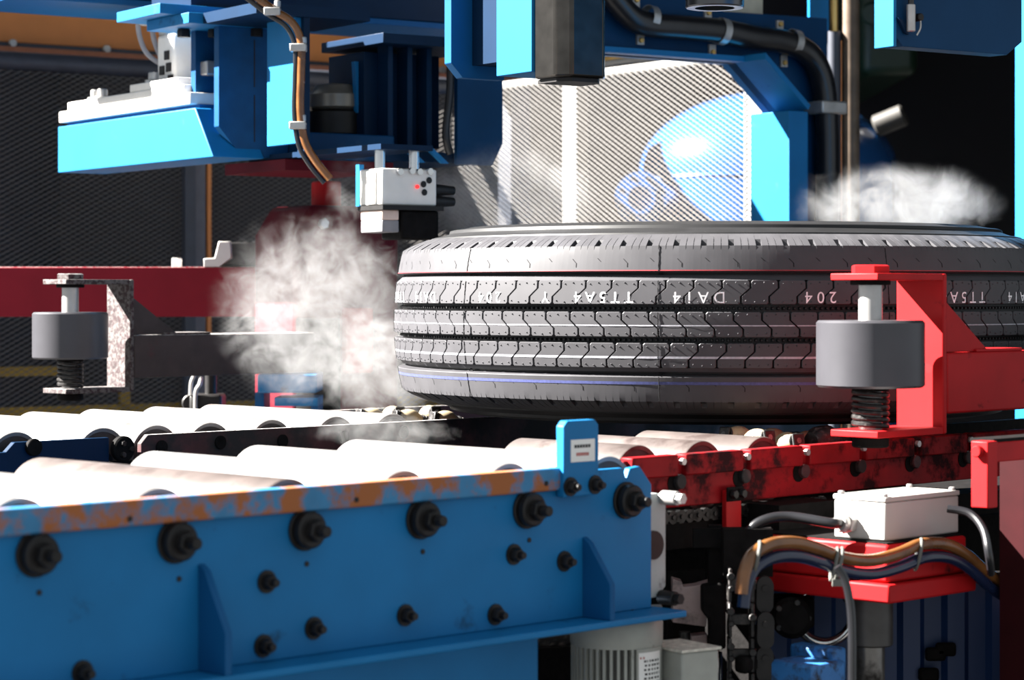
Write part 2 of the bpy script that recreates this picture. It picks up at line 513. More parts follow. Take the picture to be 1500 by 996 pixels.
ribs = [(ZT(-0.0148), ZT(0.0187), -1, None, 0.0), (ZT(-0.060), ZT(-0.0253), 1, (ZT(-0.0450), ZT(-0.0434)), 0.4),
        (ZT(-0.103), ZT(-0.0684), -1, (ZT(-0.0898), ZT(-0.0868)), 0.15)]
for (t0, t1, sgn, st, ph) in ribs:
    me = block_mesh(t0, t1, sgn, st).mesh('tread_block', [RUBBER, STRIPEWHITE], ang=30)
    for i in range(NP):
        o = bpy.data.objects.new('tread_block', me)
        COL.objects.link(o); o.parent = tyre
        o.rotation_euler = (0, 0, (i + ph) * PA + math.radians(-15 + 1.2))
# coloured guide lines pressed into the tread
def band(t0, t1, d):
    return ring([(crown(t0) + d, t0), (crown(t1) + d, t1)], 300)
lpart(band(ZT(-0.1260), ZT(-0.1220), 0.0004), 'stripe', STRIPEBLUE, tyre, label='thin blue line round the lower shoulder rib')
lpart(band(0.0733, 0.0744, 0.0004), 'stripe', STRIPERED, tyre, label='thin red line along the upper shoulder edge')
# stone ejector teeth in the two middle grooves
mb = MB()
for zc_ in (-0.0202, -0.0641):
    t = ZT(zc_)
    for i in range(420):
        a = i * 2 * math.pi / 420
        d = 2 * math.pi / 420 * 0.30
        r0, r1 = crown(t) - 0.0136, crown(t) - 0.0085
        mb.add([tp(a - d, t - 0.0022, r0), tp(a + d, t - 0.0022, r0), tp(a + d, t + 0.0018, r0), tp(a - d, t + 0.0018, r0),
                tp(a - d * .6, t - 0.0016, r1), tp(a + d * .6, t - 0.0016, r1), tp(a + d * .6, t + 0.001, r1), tp(a - d * .6, t + 0.001, r1)],
               [(4, 5, 6, 7), (0, 1, 5, 4), (1, 2, 6, 5), (2, 3, 7, 6), (3, 0, 4, 7)])
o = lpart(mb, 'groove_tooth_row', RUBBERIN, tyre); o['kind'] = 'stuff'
# sloping ledges that line the outer grooves
for (ta, tb_) in ((ZT(0.0187), ZT(0.0255)), (ZT(-0.1085), ZT(-0.103))):
    up = ta > 0
    rr_ = ring([(crown(ta) - 0.0010, ta - (0.0 if up else -0.0)), (crown(tb_) - 0.0075, tb_)] if up else
               [(crown(ta) - 0.0075, ta), (crown(tb_) - 0.0045, tb_)], 240)
    lpart(rr_, 'groove_wall', RUBBER, tyre)
# sipes: short hooked slits on the shoulder ribs
mb = MB()
for i in range(NP):
    for sg in (1, -1):
        a = i * PA + (0.3 if sg > 0 else 0.55) * PA
        pts = [(-0.0035, 0.0118), (0.0012, 0.0055), (0.0012, 0.0)] if i % 2 else [(-0.0035, 0.0128), (0.0005, 0.0078)]
        for q in range(len(pts) - 1):
            (xa, za), (xb, zb) = pts[q], pts[q + 1]
            wd = 0.00045
            def S(x, z):
                t = sg * (0.0745 + z + 0.004) if sg > 0 else -(0.0742 + 0.0135 - z + 0.006)
                return tp(a + x / TR * 1.4, t, crown(t) + 0.0002)
            mb.add([S(xa - wd, za), S(xa + wd, za), S(xb + wd, zb), S(xb - wd, zb)], [(0, 1, 2, 3)])
o = lpart(mb, 'sipe', INK, tyre); o['kind'] = 'stuff'
# mould segment joints
for i in range(10):
    a = math.radians(-15 + 36 * i)
    mb = MB()
    random.seed(i)
    spans = [(ZT(z0), ZT(z1)) for z0, z1 in ((-0.149, -0.1150), (-0.1025, -0.0690), (-0.0595, -0.0258), (-0.0145, 0.0182), (0.0318, 0.0668))]
    for (t0, t1) in spans:
        n = 14
        vs_ = []
        for q in range(n + 1):
            t = t0 + (t1 - t0) * q / n
            wv = 0.0003 + random.random() * 0.0006
            jx = (random.random() - 0.5) * 0.0008
            vs_ += [tp(a + (jx - wv) / TR, t, crown(t) + 0.0003), tp(a + jx / TR, t, crown(t) + 0.0010), tp(a + (jx + wv) / TR, t, crown(t) + 0.0003)]
        fs = []
        for q in range(n):
            for e in (0, 1):
                fs.append((3 * q + e, 3 * q + e + 1, 3 * q + e + 4, 3 * q + e + 3))
        mb.add(vs_, fs)
    # the plug that closes the outer grooves at each joint
    for (t0, t1) in ((ZT(0.0185), ZT(0.0315)), (ZT(-0.1140), ZT(-0.1028))):
        d = 0.0045 / TR
        mb.add([tp(a + s_ * d, t, crown(t) - 0.0075) for t in (t0, t1) for s_ in (-0.3, 1.0)], [(0, 1, 3, 2)])
    lpart(mb, 'mould_joint', INK, tyre)
# codes painted upside down on the upper middle rib
def code_on_rib(word, deg, zmid, size, sy=1.0):
    vs_, fs = text_mesh(word, size, spacing=1.55)
    mb = MB()
    a0 = math.radians(deg)
    mb.add([tp(a0 - x / TR, ZT(zmid) - y * sy, crown(ZT(zmid)) + 0.0006) for x, y, z in vs_], fs)
    lpart(mb, 'painted_code', INKWHITE, tyre, label='white code %s painted upside down on the tread' % word)
for base_deg in (-55, 0.8, 60, 120, 180, 240):
    for word, d in (('204', 9.0), ('DA14', -9.5), ('TT5A4', -24.5), ('Y', -34.5)):
        if base_deg in (-55, 60) or base_deg == 0.8 or word != 'Y':
            code_on_rib(word, base_deg + d + (0.0 if base_deg != -55 else 1.0), -0.0045, 0.0225, 1.0)

# ------------------------------------------------------------------ conveyor lanes
def bolt(mb, p, d, r=0.009, h=0.007, washer=True, stud=0.0):
    p, d = Vector(p), Vector(d).normalized()
    if washer:
        mb.cyl(p, p + d * 0.002, r * 1.5, 16)
    mb.hexa(p + d * 0.002, d, r, h)
    if stud:
        mb.cyl(p + d * (0.002 + h), p + d * (0.002 + h + stud), r * 0.5, 10)
    return mb
NV = (0, -1, 0)                     # the outward side of the near rails, in conveyor coordinates
VB = 1.853                          # near face of the blue rail
bc = thing('blue_conveyor_frame', 'blue painted steel conveyor side frame with rusty top edge and black bolts', 'conveyor frame', W(CV, (1.5, VB + 0.2, FL)))
ue = 2.083
MB(CV).prism([(0.80, -0.2185), (1.955, -0.2185), (1.962, -0.2005), (2.034, -0.2005), (2.040, -0.215), (2.046, -0.2015), (2.063, -0.2), (ue, -0.222), (ue, -0.366), (0.80, -0.366)], 'y', VB, VB + 0.009).build('side_plate', BLUE, bc, bev=0.0015)
MB(CV).prism([(0.80, -0.1945), (1.957, -0.1945), (1.957, -0.2195), (0.80, -0.2195)], 'y', VB - 0.007, VB + 0.012).build('top_edge_bar', RUSTBLUE, bc, bev=0.002, label='top edge bar with paint rubbed down to orange rust')
MB(CV).box(0.80, ue + 0.012, VB - 0.044, VB + 0.06, -0.3735, -0.366).build('bottom_flange', BLUE, bc, bev=0.0015)
for px in (306, 868):
    u = on_v(px, VB - 0.012)
    MB(CV).prism([(VB, -0.262 if px < 500 else -0.275), (VB - 0.010, -0.268 if px < 500 else -0.281), (VB - 0.043, -0.325), (VB - 0.043, -0.366), (VB, -0.366)], 'x', u - 0.004, u + 0.004).build('gusset', BLUE2, bc, bev=0.001)
shafts = [on_v(px, VB - 0.01) for px in (60, 265, 455, 625, 780, 925)]
for u in shafts:
    b = MB(CV).cyl((u, VB, -0.238), (u, VB - 0.004, -0.238), 0.0215, 28, ch=0.001)
    b.cyl((u, VB - 0.004, -0.238), (u, VB - 0.015, -0.238), 0.0185, 28, ch=0.002)
    cap = b.build('shaft_cap', BLACK, bc)
    hb = MB(CV); hb.hexa((u, VB - 0.015, -0.238), NV, 0.0115, 0.010); hb.cyl((u, VB - 0.025, -0.238), (u, VB - 0.037, -0.238), 0.0058, 12, ch=0.001)
    hb.build('shaft_nut', BLACK, cap)
for px, py in ((390, 852), (459, 920), (593, 901), (752, 812), (826, 822), (725, 900), (385, 946), (120, 985)):
    b = MB(CV); bolt(b, uvz(px, py, VB), NV, 0.0078, 0.009, True, 0.006); b.build('bolt', BLACK, bc)
for px, py in ((57, 868), (262, 848), (449, 826), (619, 808), (775, 791), (190, 760), (800, 708), (522, 732)):
    v = VB if py not in (760, 708, 732) else VB - 0.007
    b = MB(CV); b.cyl(uvz(px, py, v), Vector(uvz(px, py, v)) + Vector(NV) * 0.001, 0.0028, 12); b.build('rivet', BLACK, bc)
# skirt box under the flange and legs to the floor
MB(CV).box(0.80, on_v(790, VB + 0.02), VB + 0.02, VB + 0.16, -0.62, -0.3745).build('lower_beam', BLUE, bc, bev=0.004)
for u in (0.95, 1.75):
    MB(CV).box(u, u + 0.09, VB + 0.04, VB + 0.13, FL, -0.62).build('leg', BLUE2, bc, bev=0.003)
# the inner bearing rail of the near lane and a cross bar to it
MB(CV).box(0.80, ue - 0.02, 2.330, 2.340, -0.34, -0.215).build('inner_rail', BLUE2, bc)
for u in (0.9, 1.9):
    MB(CV).box(u, u + 0.05, VB + 0.009, 2.33, -0.335, -0.295).build('cross_bar', NAVY, bc)
# grey drive plate at the end
gp = MB(CV).prism([(2.030, -0.235), (2.110, -0.235), (2.122, -0.245), (2.122, -0.345), (2.108, -0.357), (2.040, -0.357)], 'y', VB + 0.012, VB + 0.026).build('drive_end_plate', GREYPAINT, bc, bev=0.0015, label='pale grey drive plate behind the blue side plate')
for du, dz in ((2.116, -0.240), (2.112, -0.357)):
    b = MB(CV); b.cyl((du, VB + 0.012, dz), (du, VB - 0.012, dz), 0.0085, 14, ch=0.001); b.cyl((du, VB - 0.012, dz), (du, VB - 0.020, dz), 0.0065, 6)
    b.build('bolt', STEEL if dz > -0.3 else BLACK, bc)
b = MB(CV); b.cyl((2.098, VB + 0.0115, -0.295), (2.098, VB + 0.009, -0.295), 0.017, 20); b.build('bearing_hole', BLACK, bc)

# blue sensor post with a label
u0, u1 = on_v(826, VB - 0.013), on_v(877, VB - 0.013)
sb = thing('sensor_bracket', 'small blue upright bracket with white label bolted to the blue rail', 'bracket', W(CV, ((u0 + u1) / 2, VB, -0.229)))
c = 0.006
MB(CV).prism([(u0, -0.227), (u1, -0.227), (u1, -0.142 - c), (u1 - c, -0.142), (u0 + c, -0.142), (u0, -0.142 - c)], 'y', VB - 0.013, VB - 0.001).build('plate', BLUE, sb, bev=0.0012)
um = (u0 + u1) / 2
lb = MB(CV); lb.box(um - 0.0175, um + 0.0215, VB - 0.0137, VB - 0.0130, -0.1885, -0.1635)
lab = lb.build('label_plate', LABELWHITE, sb)
for k, (s0, s1) in enumerate(((-0.012, 0.015), (-0.009, 0.012))):
    z = -0.171 - 0.009 * k
    for j in range(6):
        a0 = um + s0 + (s1 - s0) * j / 6
        MB(CV).box(a0, a0 + (s1 - s0) / 6 * 0.72, VB - 0.0140, VB - 0.0137, z - 0.0018, z + 0.0018).build('printed_mark', INK if k == 0 else INKRED, lab)
for px in (835, 871):
    b = MB(CV); bolt(b, (on_v(px, VB - 0.013), VB - 0.013, -0.2155), NV, 0.0072, 0.008, True, 0.005); b.build('bolt', BLACK, sb)

# rollers -----------------------------------------------------------------
RR, RZ = 0.045, -0.233
def make_roller(length, label, group, mat, endmat=ROLLEREND):
    root = thing('conveyor_roller', label, 'roller', (0, 0, 0), group)
    root.rotation_euler = (0, 0, math.pi / 4)
    sh = MB(); sh.lathe([(RR - 0.006, 0.0015), (RR - 0.001, 0.0), (RR, 0.002), (RR, length - 0.002), (RR - 0.001, length), (RR - 0.006, length - 0.0015)], (0, 0, 0), (0, 1, 0), 48, cap=False)
    lpart(sh, 'shell', mat, root)
    for y0, y1 in ((0.0025, 0.008), (length - 0.008, length - 0.0025)):
        e = MB(); e.cyl((0, y0, 0), (0, y1, 0), RR - 0.0035, 40)
        lpart(e, 'end_disc', endmat, root)
    s = MB(); s.cyl((0, -0.012, 0), (0, length + 0.012, 0), 0.009, 14)
    lpart(s, 'shaft', BLACK, root)
    return root
def place(root, u, v):
    root.location = W(CV, (u, v, RZ))
g1 = 'rollers of the near blue lane'
r0 = make_roller(0.445, 'shiny steel roller lying behind the blue side frame', g1, ROLLER)
place(r0, shafts[0], VB + 0.026)
ORD = ['first', 'second', 'third', 'fourth', 'fifth', 'sixth', 'seventh', 'eighth']
r0['label'] = 'shiny steel roller behind the fifth black shaft cap from the sensor bracket'
NEARLAB = ['shiny steel roller at the far left end, sixth from the sensor bracket', 'shiny steel roller behind the fourth black shaft cap from the sensor bracket',
           'brown worn steel roller behind the third black shaft cap from the sensor bracket', 'shiny steel roller behind the second black shaft cap from the sensor bracket',
           'shiny steel roller behind the black shaft cap just before the sensor bracket', 'shiny steel roller behind the last black shaft cap past the sensor bracket']
NEARLAB[0] = 'shiny steel roller next beyond the fifth black shaft cap from the sensor bracket'
for i, u in enumerate([shafts[0] - 0.164] + shafts[1:]):
    r = copy_tree(r0); place(r, u, VB + 0.026); r['label'] = NEARLAB[i]
    if i == 2:
        for ch in r.children:
            if ch.name.startswith('shell'):
                ch.data = ch.data.copy(); ch.data.materials[0] = ROLLEROLD
# red conveyor: near rail
VR = 1.958
rc = thing('red_conveyor_frame', 'red painted conveyor side rail streaked with black grease beneath the tyre', 'conveyor frame', W(CV, (2.7, VR, FL)))
MB(CV).box(2.150, 3.50, VR, VR + 0.010, -0.266, -0.204).build('side_plate', REDRAIL, rc, bev=0.0015)
notch = [on_v(px, VR) for px in (993, 1088, 1175, 1258, 1338, 1415)]
edges = [2.150] + notch + [3.50]
for a, b_ in zip(edges[:-1], edges[1:]):
    MB(CV).box(a + 0.0075, b_ - 0.0075, VR - 0.008, VR + 0.012, -0.2265, -0.200).build('lip', REDRAIL, rc, bev=0.002)
for u in notch:
    b = MB(CV); b.cyl((u, VR, -0.234), (u, VR - 0.007, -0.234), 0.0092, 18, ch=0.001)
    b.build('shaft_end', REDGRIME, rc)
    b = MB(CV); b.cyl((u - 0.008, VR - 0.001, -0.236), (u - 0.008, VR, -0.236), 0.012, 18)
    b.build('grease_mark', GRIME, rc)
    b = MB(CV); b.cyl((u + 0.002, VR - 0.004, -0.209), (u + 0.002, VR - 0.009, -0.209), 0.0045, 10)
    b.build('screw', STEEL, rc)
ut = on_v(1068, VR)
tabp = MB(CV).box(ut - 0.015, ut + 0.015, VR - 0.008, VR - 0.0005, -0.305, -0.2495).build('hanging_tab', RED, rc, bev=0.001)
MB(CV).box(ut - 0.016, ut + 0.017, VR - 0.011, VR - 0.008, -0.2640, -0.2455).build('tab_clamp', GRIME, tabp, bev=0.002)
for d in (-0.008, 0.009):
    b = MB(CV); bolt(b, (ut + d, VR - 0.011, -0.2545), NV, 0.0058, 0.006, False); b.build('bolt', BLACK, tabp)
for u in (2.50, 3.35):
    MB(CV).box(u, u + 0.08, VR + 0.09, VR + 0.17, FL, -0.30).build('leg', GRIME, rc)
MB(CV).box(2.16, 3.50, VR + 0.012, VR + 0.25, -0.32, -0.288).build('under_tray', GRIME, rc)
MB(CV).box(2.16, 3.50, 2.225, 2.237, -0.288, -0.21).build('inner_rail', GRIME, rc)
g2 = 'short worn rollers of the red lane'
rs = make_roller(0.205, 'short worn roller with brown rust lying between the red rails', g2, ROLLEROLD)
place(rs, 2.21, VR + 0.030)
rs['label'] = 'short worn roller of the red lane next to the blue sensor bracket'
for u, l_ in ((2.332, 'short worn roller in the middle of the three behind the red rail'), (2.455, 'short worn roller of the red lane next to the beige barrel rollers')):
    r = copy_tree(rs); place(r, u, VR + 0.030); r['label'] = l_
# far lane
VF = 2.758
fr = thing('far_conveyor_rail', 'dark grimy red brown rail between the two roller lanes', 'conveyor rail', W(CV, (2.7, VF, FL)))
ua = on_v(207, VF)
MB(CV).prism([(ua, -0.300), (ua, -0.212), (ua + 0.012, -0.200), (3.6, -0.200), (3.6, -0.300)], 'y', VF, VF + 0.010).build('side_plate', REDGRIME, fr, bev=0.001)
for px, py in ((236, 655), (322, 648), (503, 640), (413, 646), (590, 633)):
    b = MB(CV); b.cyl(uvz(px, py, VF), Vector(uvz(px, py, VF)) + Vector((0, -0.004, 0)), 0.010, 18, ch=0.001); b.build('shaft_end', GRIME, fr)
for u in (2.3, 3.3):
    MB(CV).box(u, u + 0.07, VF + 0.012, VF + 0.08, FL, -0.285).build('leg', GRIME, fr)
MB(CV).box(ua, 3.6, 3.262, 3.272, -0.30, -0.21).build('outer_rail', REDGRIME, fr)
fb = thing('far_blue_rail', 'dark blue rail of the feed lane ending at a round bearing', 'conveyor rail', W(CV, (1.5, VF, FL)))
ub0, ub1 = on_v(22, VF), on_v(160, VF)
MB(CV).prism([(0.9, -0.30), (0.9, -0.214), (ub0 - 0.014, -0.214), (ub0, -0.201), (ub1, -0.201), (ub1, -0.30)], 'y', VF, VF + 0.010).build('side_plate', NAVY, fb, bev=0.001)
b = MB(CV)
p = Vector(uvz(176, 657, VF)); b.cyl(p, p + Vector((0, -0.012, 0)), 0.018, 28, ch=0.002); bear = b.build('bearing', GRIME, fb)
for t in range(3):
    q = p + Vector((0.009 * math.cos(2.1 * t), -0.012, 0.009 * math.sin(2.1 * t)))
    b = MB(CV); b.hexa(q, NV, 0.004, 0.005); b.build('bolt', GREASE, bear)
p2 = Vector(uvz(47, 655, VF)); b = MB(CV); b.cyl(p2, p2 + Vector((0, -0.008, 0)), 0.012, 20, ch=0.001); b.build('bearing', GRIME, fb)
MB(CV).box(ub1, ua - 0.004, VF + 0.001, VF + 0.008, -0.30, -0.235).build('joint_plate', GRIME, fb)
MB(CV).box(1.0, 1.07, VF + 0.012, VF + 0.08, FL, -0.285).build('leg', NAVY, fb)
MB(CV).box(1.5, 1.57, VF + 0.012, VF + 0.08, FL, -0.285).build('leg', NAVY, fb)
g3 = 'rollers of the far lane'
rf = make_roller(0.46, 'bright roller with black end disc beyond the grimy middle rail', g3, ROLLER)
us = [on_v(px, VF + 0.02) for px in (229, 308, 398, 492, 575)]
place(rf, us[0], VF + 0.020)
rf['label'] = 'bright roller with black end disc at the cut corner of the middle rail'
for k, u in enumerate(us[1:]):
    r = copy_tree(rf); place(r, u, VF + 0.020); r['label'] = '%s bright far lane roller counted from the cut corner of the middle rail' % ORD[k + 1]
rg = make_roller(0.46, 'bright roller with dark end disc above the dark blue rail', 'rollers of the feed lane', ROLLER)
place(rg, on_v(150, VF + 0.02), VF + 0.020)
rg['label'] = 'bright feed lane roller whose dark end disc sits by the bolted bearing'
for px, l_ in ((23, 'second bright feed lane roller from the bolted bearing, above the dark blue rail'), (-113, 'third bright feed lane roller from the bolted bearing')):
    r = copy_tree(rg); place(r, on_v(px, VF + 0.02), VF + 0.020); r['label'] = l_

# small barrel rollers
def barrel(label, group):
    root = thing('barrel_roller', label, 'roller', (0, 0, 0), group)
    b = MB(); n = 11
    pr = [(0.0045 + 0.0115 * math.sin(math.pi * (0.12 + 0.76 * i / (n - 1))), -0.021 + 0.042 * i / (n - 1)) for i in range(n)]
    b.lathe(pr, (0, 0, 0), (1, 0, 0), 22); lpart(b, 'barrel', BEIGE, root)
    for s in (-1, 1):
        b = MB(); b.cyl((s * 0.0208, 0, 0), (s * 0.0245, 0, 0), 0.0115, 16, ch=0.001)
        lpart(b, 'end_ring', GREASE, root)
    b = MB(); b.cyl((-0.030, 0, 0), (0.030, 0, 0), 0.004, 10); lpart(b, 'axle', STEEL, root)
    b = MB(); b.box(-0.030, -0.0255, -0.010, 0.010, -0.060, 0.010); b.box(0.0255, 0.030, -0.010, 0.010, -0.060, 0.010); b.box(-0.030, 0.030, -0.010, 0.010, -0.064, -0.058)
    lpart(b, 'fork', GREASE, root, bev=0.002)
    return root
def place_b(o, px, py, Y, rz, tilt=0.0):
    x, y, z = at(px, py, Y)
    o.location = (x, y, ZC + z - 0.013); o.rotation_euler = (0, tilt, rz)
br = barrel('beige nylon barrel roller standing behind the red rail under the tyre', 'beige barrel rollers by the red rail')
near_b = [(1083, 627, 3.32), (1108, 631, 3.27), (1133, 630, 3.36), (1152, 636, 3.29), (1184, 634, 3.38), (1218, 640, 3.42)]
for i, (px, py, Y) in enumerate(near_b):
    q_ = br if i == 0 else copy_tree(br)
    q_['label'] = '%s beige nylon barrel roller counted from the short worn rollers' % ORD[i]
    place_b(q_, px, py, Y, math.radians((35, -55, 30, -60, 35, -50)[i]), 0.2 * (-1) ** i)
b2 = barrel('pale barrel roller in the steam beside the tyre foot', 'pale barrel rollers beside the far lane')
for i, (px, py, Y) in enumerate([(546, 600, 4.02), (574, 597, 4.11), (600, 602, 3.95), (628, 596, 4.08), (654, 604, 3.92)]):
    q_ = b2 if i == 0 else copy_tree(b2)
    q_['label'] = '%s pale barrel roller in the steam counted toward the tyre foot' % ORD[i]
    place_b(q_, px, py, Y, math.radians((35, -55, 30, -60, 35)[i]), 0.2 * (-1) ** i)
# a lumpy black greased wheel beside them
gw = MB(CAMF); x, y, z = at(1205, 645, 3.30)
gw.lathe([(0.004, -0.024), (0.014, -0.022), (0.020, -0.012), (0.021, 0), (0.020, 0.012), (0.014, 0.022), (0.004, 0.024)], (x, y, z), (0.8, 0.6, 0.1), 20)
tag(gw.build('greased_wheel', GREASE), 'black greased wheel caked with grit behind the red rail', 'wheel')

# ------------------------------------------------------------------ guide roller arms
def guide(label, paintm, armm, platem, lint, cat_loc):
    g = thing('guide_roller_arm', label, 'guide arm', cat_loc)
    g.rotation_euler = (0, 0, math.pi / 4)
    def P(mb, name, mat, par=None, **k):
        return lpart(mb, name, mat, par or g, **k)
    for nm, z0, z1 in (('top_plate', 0.017, 0.026), ('bottom_plate', -0.184, -0.175)):
        P(MB().prism([(-0.035, -0.0375), (0.108, -0.0375), (0.108, 0.0375), (-0.035, 0.0375)], 'z', z0, z1), nm, platem, bev=0.0012)
    P(MB().box(0.108, 0.117, -0.0375, 0.0375, -0.184, 0.026), 'back_plate', lint, bev=0.002)
    P(MB().prism([(0.117, -0.005), (0.117, -0.0775), (0.225, -0.0775)], 'y', -0.030, -0.022), 'gusset', armm, bev=0.001)
    P(MB().box(0.117, 0.56, -0.0375, 0.0375, -0.158, -0.078), 'arm_beam', armm, bev=0.003)
    P(MB().box(0.19, 0.30, -0.034, 0.034, -0.078, -0.074), 'cover_plate', platem, bev=0.001)
    P(MB().cyl((0.60, 0, -ZC), (0.60, 0, -0.05), 0.045, 28, ch=0.003), 'pivot_post', GRIME)
    P(MB().cyl((0, 0, -0.198), (0, 0, 0.026), 0.0155, 28), 'shaft', STEEL)
    hx = MB(); hx.hexa((0, 0, 0.026), (0, 0, 1), 0.0255, 0.011); P(hx, 'top_nut', platem)
    P(MB().cyl((0, 0, -0.198), (0, 0, -0.184), 0.024, 24, ch=0.002), 'bottom_nut', GRIME)
    P(MB().cyl((0, 0, 0.011), (0, 0, 0.017), 0.026, 24, ch=0.001), 'washer', GRIME)
    dr = MB(); R = 0.0695
    dr.lathe([(0.0155, -0.0345), (R - 0.003, -0.0345), (R, -0.0375), (R, -0.1175), (R - 0.003, -0.1205), (0.0155, -0.1205)], (0, 0, 0), (0, 0, 1), 64, cap=False)
    P(dr, 'drum', DRUM, label='grey steel roller drum')
    sp = [(0.0215 * math.cos(t), 0.0215 * math.sin(t), -0.124 - 0.0475 * t / (2 * math.pi * 6)) for t in [i * math.pi / 8 for i in range(96)]]
    P(MB().tube(sp, 0.0036, 8, sub=1), 'spring', GREASE, label='greasy coil spring under the drum')
    P(MB().cyl((0, 0, -0.1255), (0, 0, -0.1205), 0.024, 24), 'spring_seat', GRIME)
    return g
guide('bright red bracket holding a grey guide drum beside the tyre tread', RED, RED, RED, RED, (at(1275, 0, 3.08)[0], 3.08, ZC))
guide('lint covered dark red bracket holding a guide drum before the maroon beam', SCALED, SCALED, LINT, LINT, (at(103, 0, 4.42)[0], 4.42, ZC))

# ------------------------------------------------------------------ fence of expanded metal
CX, CY = -0.174, 6.75               # the fence corner
FT, FB = 0.566, -0.62
def expanded(T, length, axis_sign, z0, z1, along):
    mb = MB(T)
    LW, SW = 0.0255, 0.0066
    nx, nz = int(length / LW), int((z1 - z0) / SW)
    th, dp = 0.0011, 0.0006
    vs_, fs = [], []
    def P(s_, d, z):
        return (s_, d, z) if along == 'a' else (d, s_, z)
    for j in range(nz):
        for i in range(nx):
            x0 = i * LW + (LW / 2 if j % 2 else 0)
            zb = z0 + j * SW
            for (xa, za, xb, zb2) in ((x0, zb, x0 + LW / 2, zb + SW), (x0 + LW / 2, zb + SW, x0 + LW, zb)):
                o = len(vs_)
                for (x, z) in ((xa, za), (xb, zb2)):
                    vs_ += [P(axis_sign * x, -dp - 0.0006, z - th), P(axis_sign * x, dp - 0.0006, z - th * 0.4), P(axis_sign * x, dp + 0.0006, z + th), P(axis_sign * x, -dp + 0.0006, z + th * 0.4)]
                fs += [(o + k, o + (k + 1) % 4, o + 4 + (k + 1) % 4, o + 4 + k) for k in range(4)]
    mb.add(vs_, fs)
    return mb
TF = MF(CX, CY)
fl = thing('mesh_fence', 'dark grey expanded metal fence panel with dim yellow frame behind the maroon beam', 'fence', W(TF, (-0.8, 0, FL)))
o = expanded(TF, 1.75, -1, FB, FT, 'a').build('expanded_mesh', MESHGREY, fl); o['kind'] = 'stuff'
fr2 = thing('mesh_fence', 'sunlit grey expanded metal fence panel in front of the blue tank', 'fence', W(TF, (0, -0.7, FL)))
o = expanded(TF, 1.30, -1, FB, FT, 'b').build('expanded_mesh', MESHGREY, fr2); o['kind'] = 'stuff'
# frames and posts
MB(TF).cyl((-1.9, 0.03, FT + 0.022), (0.0, 0.03, FT + 0.022), 0.024, 16).build('top_rail', DARKPOST, fl)
MB(TF).cyl((0.03, 0.0, FT + 0.006), (0.03, -1.33, FT + 0.006), 0.012, 14).build('top_rail', POSTGREY, fr2)
MB(TF).box(-1.9, 0, 0.012, 0.03, zr(616, 6.2), zr(592, 6.2)).build('bottom_rail', YELLOW, fl)
MB(TF).box(-1.9, -1.15, 0.012, 0.03, zr(552, 6.0), zr(538, 6.0)).build('middle_rail', YELLOW, fl)
a190 = -am(190, 6.25, 658)
MB(TF).box(a190 - 0.013, a190 + 0.013, 0.012, 0.03, FL, zr(520, 6.2)).build('post', YELLOW, fl)
for px0, px1, m, dy in ((262, 276, DARKPOST, -0.05), (279, 294, paint('post_mid', (0.10, 0.10, 0.12), 0.5), -0.03), (297, 302, ORANGE, -0.03)):
    a0, a1 = -am(px0, 6.35, 658), -am(px1, 6.35, 658)
    MB(TF).box(a0, a1, dy, dy + 0.02, FL, FT).build('post', m, fl)
def fb_(px):                          # distance from the corner along the sunlit panel
    return bp(658, 6.75, px)
for px0, px1 in ((816, 837), (1081, 1108)):
    MB(TF).box(0.012, 0.05, -fb_(px1), -fb_(px0), FL, FT).build('post', POSTGREY, fr2, bev=0.003)
MB(TF).box(0.012, 0.04, -1.3, 0, FB - 0.03, FB).build('bottom_rail', POSTGREY, fr2)
# orange beam and pipe above and behind the fence
ob = thing('orange_beam', 'orange painted steel beam running above the dark mesh fence', 'beam', W(TF, (-0.9, 0.30, 0.6)))
Yo = 6.5
MB(TF).box(-2.2, 0.5, 0.30, 0.40, 0.665, 0.745).build('web', ORANGE, ob, bev=0.003)
MB(TF).box(-2.2, 0.5, 0.24, 0.40, 0.632, 0.648).build('lower_flange', paint('rusty_orange', (0.28, 0.10, 0.045), 0.6), ob)
MB(TF).box(-2.2, 0.5, 0.30, 0.38, 0.648, 0.665).build('painted_shadow_strip', DARKPOST, ob)  # dark strip stands in for the shadow between web and flange
for k in range(9):
    a = -2.0 + 0.27 * k
    b = MB(TF); b.cyl((a, 0.30, 0.662), (a, 0.285, 0.662), 0.011, 12, ch=0.002); b.build('bolt', STEEL, ob)
for a in (-2.15, 0.42):
    MB(TF).box(a, a + 0.07, 0.31, 0.38, FL, 0.632).build('post', DARKPOST, ob)

# ------------------------------------------------------------------ blue pressure tank
Xt, Yt, Rt = at(1125, 0, 7.4)[0], 7.4, 0.40
tk = thing('pressure_tank', 'glossy blue pressure tank with domed top behind the mesh fence', 'tank', (Xt, Yt, 0))
zd = zr(245, 7.0)
pr = [(Rt, -0.75 - zd), (Rt, 0.0)] + [(Rt * math.cos(t), 0.255 * math.sin(t)) for t in [math.pi / 2 * k / 12 for k in range(1, 12)]] + [(0.01, 0.255)]
MB(CAMF).lathe([(0.05, -0.95 - zd), (0.3, -0.88 - zd)] + pr, (Xt, Yt, zd), (0, 0, 1), 64).build('shell', TANKBLUE, tk)
MB(CAMF).lathe([(Rt + 0.001, -0.006), (Rt + 0.004, 0), (Rt + 0.001, 0.006)], (Xt, Yt, zd - 0.02), (0, 0, 1), 64, cap=False).build('weld_seam', TANKBLUE, tk)
for t in range(3):
    a = 0.5 + 2.1 * t
    MB(CAMF).cyl((Xt + 0.3 * math.cos(a), Yt + 0.3 * math.sin(a), FL), (Xt + 0.3 * math.cos(a), Yt + 0.3 * math.sin(a), -0.85), 0.03, 12).build('leg', TANKBLUE, tk)
fx, fy, fz = at(941, 291, 6.95)
d = Vector((-0.30, -0.95, 0)).normalized()
